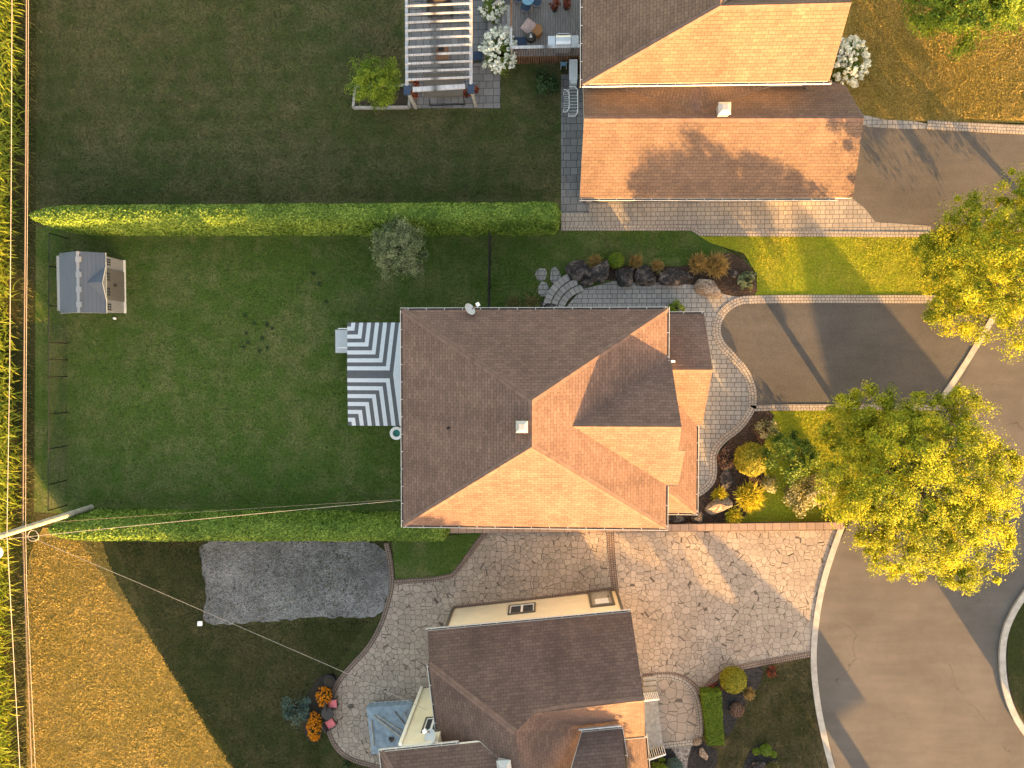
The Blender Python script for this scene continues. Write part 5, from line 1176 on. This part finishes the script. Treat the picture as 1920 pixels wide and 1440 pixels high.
for i in range(5): MB().box((xl-.16-.28*i, yd+2.1, (dh-.16*(i+1))/1), (.28, 1.7, .05)).build('stair_tread', 'greywood', DK)
MB().bar((xl-.05, yd+2.98, zr_), (xl-1.5, yd+2.6, 1.0), .1, .06).build('stair_rail', 'greywood', DK)
MB().bar((xl-.05, yd+1.2, zr_-.05), (xl-.6, yd+1.05, 1.45), .1, .06).build('stair_rail', 'greywood', DK)
def at_deck(x, y, z=0): return W(x, y, dh+z)
KG = thing('kettle_grill', 'black round kettle grill on the navy mat', 'grill', at_deck(996, 82)); c_ = at_deck(996, 82)
MB().dome((c_.x, c_.y, dh+.72), .29, .29, .22, 24, 7).build('lid', 'black', KG); MB().dome((c_.x, c_.y, dh+.72), .29, .29, -.24, 24, 7).build('bowl', 'black', KG)
MB().tube([(c_.x-.06, c_.y-.08, dh+.93), (c_.x-.05, c_.y-.08, dh+.99), (c_.x+.05, c_.y-.08, dh+.99), (c_.x+.06, c_.y-.08, dh+.93)], .018, 6).build('handle', 'white', KG)
MB().disc((c_.x, c_.y+.02), .05, dh+.93, dh+.96, 12).build('vent', 'galv', KG)
for k in range(3): a_ = k*2.09+.5; MB().bar((c_.x+.15*math.cos(a_), c_.y+.15*math.sin(a_), dh+.55), (c_.x+.28*math.cos(a_), c_.y+.28*math.sin(a_), dh), .03, .03).build('leg', 'black', KG)
m_ = at_deck(976, 82); tag(MB().box((m_.x, m_.y, dh+.012), (.72, .72, .02)).build('grill_mat', 'navy'), 'navy square mat on the deck corner', 'mat')
GG = thing('gas_grill', 'silver gas grill with two side shelves against the deck rail', 'grill', at_deck(1056, 78)); c_ = at_deck(1056, 77, .9)
MB().box((c_.x, c_.y, dh+.82), (.86, .52, .16)).build('firebox', 'black', GG)
hd = MB(); 
prof_ = [(-.26, .9), (-.24, 1.05), (-.1, 1.14), (.1, 1.14), (.24, 1.05), (.26, .9)]
for i in range(5): a_, b_ = prof_[i], prof_[i+1]; hd.face([(c_.x-.41, c_.y+a_[0], dh+a_[1]), (c_.x+.41, c_.y+a_[0], dh+a_[1]), (c_.x+.41, c_.y+b_[0], dh+b_[1]), (c_.x-.41, c_.y+b_[0], dh+b_[1])])
for s in (-.41, .41): hd.face([(c_.x+s, c_.y+p[0], dh+p[1]) for p in prof_])
hd.build('hood', 'steel', GG)
MB().tube([(c_.x-.38, c_.y+.28, dh+1.0), (c_.x-.3, c_.y+.36, dh+1.0), (c_.x+.3, c_.y+.36, dh+1.0), (c_.x+.38, c_.y+.28, dh+1.0)], .02, 6).build('handle', 'steel', GG)
for s in (-.64, .64): MB().box((c_.x+s, c_.y, dh+.9), (.4, .56, .05)).build('side_shelf', 'steel', GG)
MB().box((c_.x, c_.y, dh+.37), (.84, .5, .74)).build('cabinet', 'steel', GG)
WC = thing('wicker_pouf', 'brown wicker pouf with its lid on the deck', 'pouf', at_deck(1006, 62)); c_ = at_deck(1006, 62)
MB().disc((c_.x, c_.y), .33, dh, dh+.4, 22).build('base', 'wicker', WC)
pl = at_deck(992, 50, .35); a_ = .9; X_, Y_ = Vector((math.cos(a_), math.sin(a_), 0)), Vector((-math.sin(a_), math.cos(a_), 0))
pw = MB()
for i in range(8):
    for j in range(8):
        f_ = lambda u, v: pl + X_*(u*.36) + Y_*(v*.36) + Vector((0, 0, .1*(1-u**4)*(1-v**4)))
        u0, u1, v0, v1 = -1+i/4, -1+(i+1)/4, -1+j/4, -1+(j+1)/4; pw.face([f_(u0, v0), f_(u1, v0), f_(u1, v1), f_(u0, v1)])
pw.box(pl+Vector((0, 0, -.06)), (.62, .62, .12), (X_, Y_, Vector((0, 0, 1))))
tag(pw.build('cushion', 'pillow', None, False), 'patterned square cushion beside the wicker pouf', 'cushion')
TB = thing('patio_table', 'round blue glass table with dark chairs at the top of the deck', 'table', at_deck(990, 2)); c_ = at_deck(990, -2, .72)
MB().disc((c_.x, c_.y), .34, dh+.7, dh+.73, 28).build('tabletop', 'bluetop', TB); MB().tube([(c_.x, c_.y, dh), (c_.x, c_.y, dh+.7)], .04, 8).build('leg', 'black', TB)
for (x, y, lab) in ((972, -4, 'dark round chair left of the blue table'), (986, 14, 'dark round chair below the blue table'), (1006, 4, 'dark round chair right of the blue table')):
    q = at_deck(x, y, .42); t = thing('patio_chair', lab, 'chair', (q.x, q.y, dh), 'chairs around the blue table'); MB().disc((q.x, q.y), .3, dh+.38, dh+.43, 20).build('seat', 'navy', t)
    MB().tube([(q.x+math.cos(u)*.31, q.y+math.sin(u)*.31, dh+.62+.1*math.sin(u-.5)) for u in np.linspace(-2.4, .6, 14)], .018, 6).build('backrest', 'cable_dark', t)
    for k in range(4): u = k*1.57+.8; MB().bar((q.x+.22*math.cos(u), q.y+.22*math.sin(u), dh), (q.x+.22*math.cos(u), q.y+.22*math.sin(u), dh+.4), .025, .025).build('leg', 'black', t)
for (x, y, lab) in ((1040, 18, 'red-brown potted plant at the deck top, left one'), (1062, 14, 'red-brown potted plant at the deck top, nearer the house wall')):
    p = at_deck(x, y); t = shrub('potted_plant', lab, (p.x, p.y, dh+.25), (.36, .34, .45), 420, 'leaf_red', .1, 'potted plant', 'potted plants on the deck', 8, .4); MB().disc((p.x, p.y), .16, dh, dh+.3, 14, 0, .2).build('pot', 'black', t)
AC = thing('heat_pump', 'long pale grey heat pump unit beside the deck', 'heat pump', W(1076, 132)); c_ = W(1075, 131, .85)
hb = MB().box((c_.x, c_.y, .48), (.46, 1.15, .8)); hb.build('casing', 'grey_plastic', AC)
gr = MB()
for k in range(3): gr.box((c_.x-.1+.1*k, c_.y+.02, .885), (.02, .9, .012))
gr.build('top_grooves', 'steel', AC); MB().box((c_.x+.02, c_.y-.66, .5), (.36, .16, .7)).build('connection_box', 'grey_plastic', AC); MB().box((c_.x, c_.y, .04), (.5, 1.2, .08)).build('base', 'black', AC)
ST = thing('folding_stool', 'small blue-topped folding stool beside the heat pump', 'stool', W(1057, 120)); c_ = W(1057, 120, .4)
MB().box((c_.x, c_.y, .4), (.32, .22, .04)).build('seat', 'bluetop', ST)
for i in (-1, 1): MB().bar((c_.x+i*.16, c_.y-.14, 0), (c_.x+i*.16, c_.y+.14, .42), .03, .03).build('leg', 'grey_plastic', ST)
def lounge(label, xc, yc, w, l, z):
    c_ = W(xc, yc, z); t = thing('lawn_chair_frame', label, 'chair', (c_.x, c_.y, 0), 'white tubular frames by the house wall')
    loop = [(-w/2, -l/2), (w/2-.15, -l/2), (w/2, -l/2+.2), (w/2, l/2-.2), (w/2-.15, l/2), (-w/2, l/2)]
    MB().tube([(c_.x+a_, c_.y+b_, z) for a_, b_ in loop], .022, 8).build('frame', 'white', t)
    sl_ = MB()
    for k in range(9): sl_.bar((c_.x-w/2, c_.y-l/2+.12+k*(l-.24)/8, z-.02), (c_.x+w/2-.03, c_.y-l/2+.12+k*(l-.24)/8, z-.02), .03, .012)
    sl_.build('webbing', 'grey_plastic', t)
    for a_, b_ in ((-w/2, -l/2+.15), (-w/2, l/2-.15), (w/2-.03, -l/2+.3), (w/2-.03, l/2-.3)): MB().tube([(c_.x+a_, c_.y+b_, z), (c_.x+a_*1.05, c_.y+b_, 0)], .018, 6).build('leg', 'white', t)
lounge('narrow white tubular frame chair on the slate side path', 1062, 189, .32, 1.25, .5)
lounge('wide white tubular frame chair against the top house wall', 1075, 190, .5, 1.65, .62)

# ================================================================== PATIO OF THE CREAM HOUSE
HTb = thing('hot_tub', 'square hot tub under a blue-grey tarp weighed down with planks', 'hot tub', W(735, 1362))
hz = .85; hp_ = [W(687, 1327, hz), W(771, 1321, hz), W(782, 1402, hz), W(697, 1415, hz)]; c_ = sum(hp_, Vector())/4
tm = MB(); n_ = 16; gp = lambda u, v: (hp_[0].lerp(hp_[1], u)).lerp(hp_[3].lerp(hp_[2], u), v)
def tz(u, v):
    p = gp(u, v); ed = min(u, 1-u, v, 1-v); return Vector((p.x, p.y, hz+.05*noise.noise(Vector((p.x, p.y, 0))*2.2)+.03*noise.noise(Vector((p.x, p.y, 3))*6)-.08*max(0, 1-ed*9)+.06))
for i in range(n_):
    for j in range(n_): tm.face([tz(i/n_, j/n_), tz(i/n_, (j+1)/n_), tz((i+1)/n_, (j+1)/n_), tz((i+1)/n_, j/n_)])
for (a_, b_) in (((0, 0), (1, 0)), ((1, 0), (1, 1)), ((1, 1), (0, 1)), ((0, 1), (0, 0))):
    for k in range(n_):
        u0, v0 = a_[0]+(b_[0]-a_[0])*k/n_, a_[1]+(b_[1]-a_[1])*k/n_; u1, v1 = a_[0]+(b_[0]-a_[0])*(k+1)/n_, a_[1]+(b_[1]-a_[1])*(k+1)/n_
        p, q = tz(u0, v0), tz(u1, v1); w_ = lambda s, k2: Vector((s.x+(s.x-c_.x)*.03*(k2 % 2), s.y+(s.y-c_.y)*.03*(k2 % 2), .35)); tm.face([p, q, w_(q, k+1), w_(p, k)])
tm.build('tarp', 'tarp', HTb); MB().prism([w2d(c_+(p-c_)*.93) for p in hp_], 0, hz-.1).build('tub_body', 'grey_plastic', HTb)
tzp = lambda x, y: W(x, y, hz+.1)
for k, (p, q, w_, lab) in enumerate((((701, 1343), (752, 1382), .09, 'longest grey plank lying across the tarp'), ((706, 1340), (754, 1372), .06, 'thin grey plank parallel to the longest one'), ((696, 1350), (701, 1398), .07, 'plank along the left side of the tarp'), ((740, 1334), (766, 1366), .045, 'slim dark batten near the wall'), ((758, 1336), (770, 1372), .05, 'short pale batten nearest the cream wall'))):
    tag(MB().bar(tzp(*p), tzp(*q), w_, .06).build('plank', 'greywood' if k != 3 else 'brown_trim'), lab, 'plank', 'planks on the tarp')
tag(MB().box(tzp(734, 1385), (.3, .16, .1)).box(tzp(734, 1387), (.16, .24, .07)).build('rubble_stone', 'rock'), 'angular stone weighing down the tarp', 'stone')
BT = thing('bistro_table', 'round dark wicker table between the two pink-cushioned chairs', 'table', W(615, 1338)); c_ = W(614, 1338, .7)
MB().disc((c_.x, c_.y), .37, .68, .72, 26).build('tabletop', 'dark_wicker', BT); MB().tube([(c_.x, c_.y, 0), (c_.x, c_.y, .68)], [.2, .08], 10).build('base', 'dark_wicker', BT)
def bchair(label, x, y, rot):
    q = W(x, y, .45); t = thing('wicker_chair', label, 'chair', (q.x, q.y, 0), 'wicker chairs with pink cushions'); X_, Y_ = Vector((math.cos(rot), math.sin(rot), 0)), Vector((-math.sin(rot), math.cos(rot), 0)); Z_ = Vector((0, 0, 1)); o = Vector((q.x, q.y, 0))
    MB().box(o+Z_*.36, (.56, .52, .1), (X_, Y_, Z_)).build('seat', 'dark_wicker', t); MB().box(o+Z_*.45+X_*.02, (.48, .46, .09), (X_, Y_, Z_)).build('cushion', 'pink', t)
    MB().box(o+Z_*.62-X_*.3, (.06, .54, .5), (X_, Y_, Z_)).build('backrest', 'dark_wicker', t)
    for s in (-1, 1): MB().box(o+Z_*.55+Y_*(s*.28), (.5, .05, .06), (X_, Y_, Z_)).build('armrest', 'dark_wicker', t)
    for i in (-1, 1):
        for j in (-1, 1): MB().bar(o+X_*(i*.25)+Y_*(j*.23), o+X_*(i*.25)+Y_*(j*.23)+Z_*.32, .04, .04).build('leg', 'dark_wicker', t)
bchair('pink-cushioned wicker chair above the round table', 623, 1319, .1); bchair('pink-cushioned wicker chair below the round table', 619, 1357, .55)
PT = thing('patio_planter', 'dark round planter bowl at the upper end of the orange flowers', 'planter', W(621, 1272)); c_ = W(621, 1272)
MB().disc((c_.x, c_.y), .3, 0, .4, 22, 0, .38).build('bowl', 'black', PT); MB().dome((c_.x, c_.y, .38), .33, .3, .1, 18, 5).build('soil', 'soil', PT)
tag(MB().box(W(738, 1437, .25), (.5, .4, .5)).box(W(738, 1437, .53), (.56, .46, .05)).build('storage_box', 'concrete'), 'grey storage box at the bottom patio edge', 'box')
shrub('potted_plant', 'brown-green potted plant at the bottom patio edge', Wp(652, 1432), (.35, .3, .5), 400, 'leaf_dark', .1, 'potted plant')

# dark leaf clumps on the back lawn
for k, (x, y, s) in enumerate(((588, 513, .16), (600, 533, .15), (460, 592, .14), (478, 607, .13), (501, 608, .16), (511, 616, .1), (462, 625, .11), (493, 635, .16), (466, 642, .12), (458, 651, .1), (488, 658, .14), (502, 652, .1), (612, 566, .12))):
    p = W(x, y); P_ = np.array(p)+rng.uniform(-1, 1, (26, 3))*np.array([s*.75, s*.75, 0])+np.array([0, 0, .05]); P_[:, 2] += rng.uniform(0, .05, 26)
    o = quads('leaf_clump', leaf_quads(P_, .09, np.array([0, 0, 1.]), .4), 'leaf_dark', None, rng.uniform(0, .25, 26)); tag(o, 'dark leaf clump lying on the back lawn', 'leaves', 'dark leaf clumps on the back lawn')
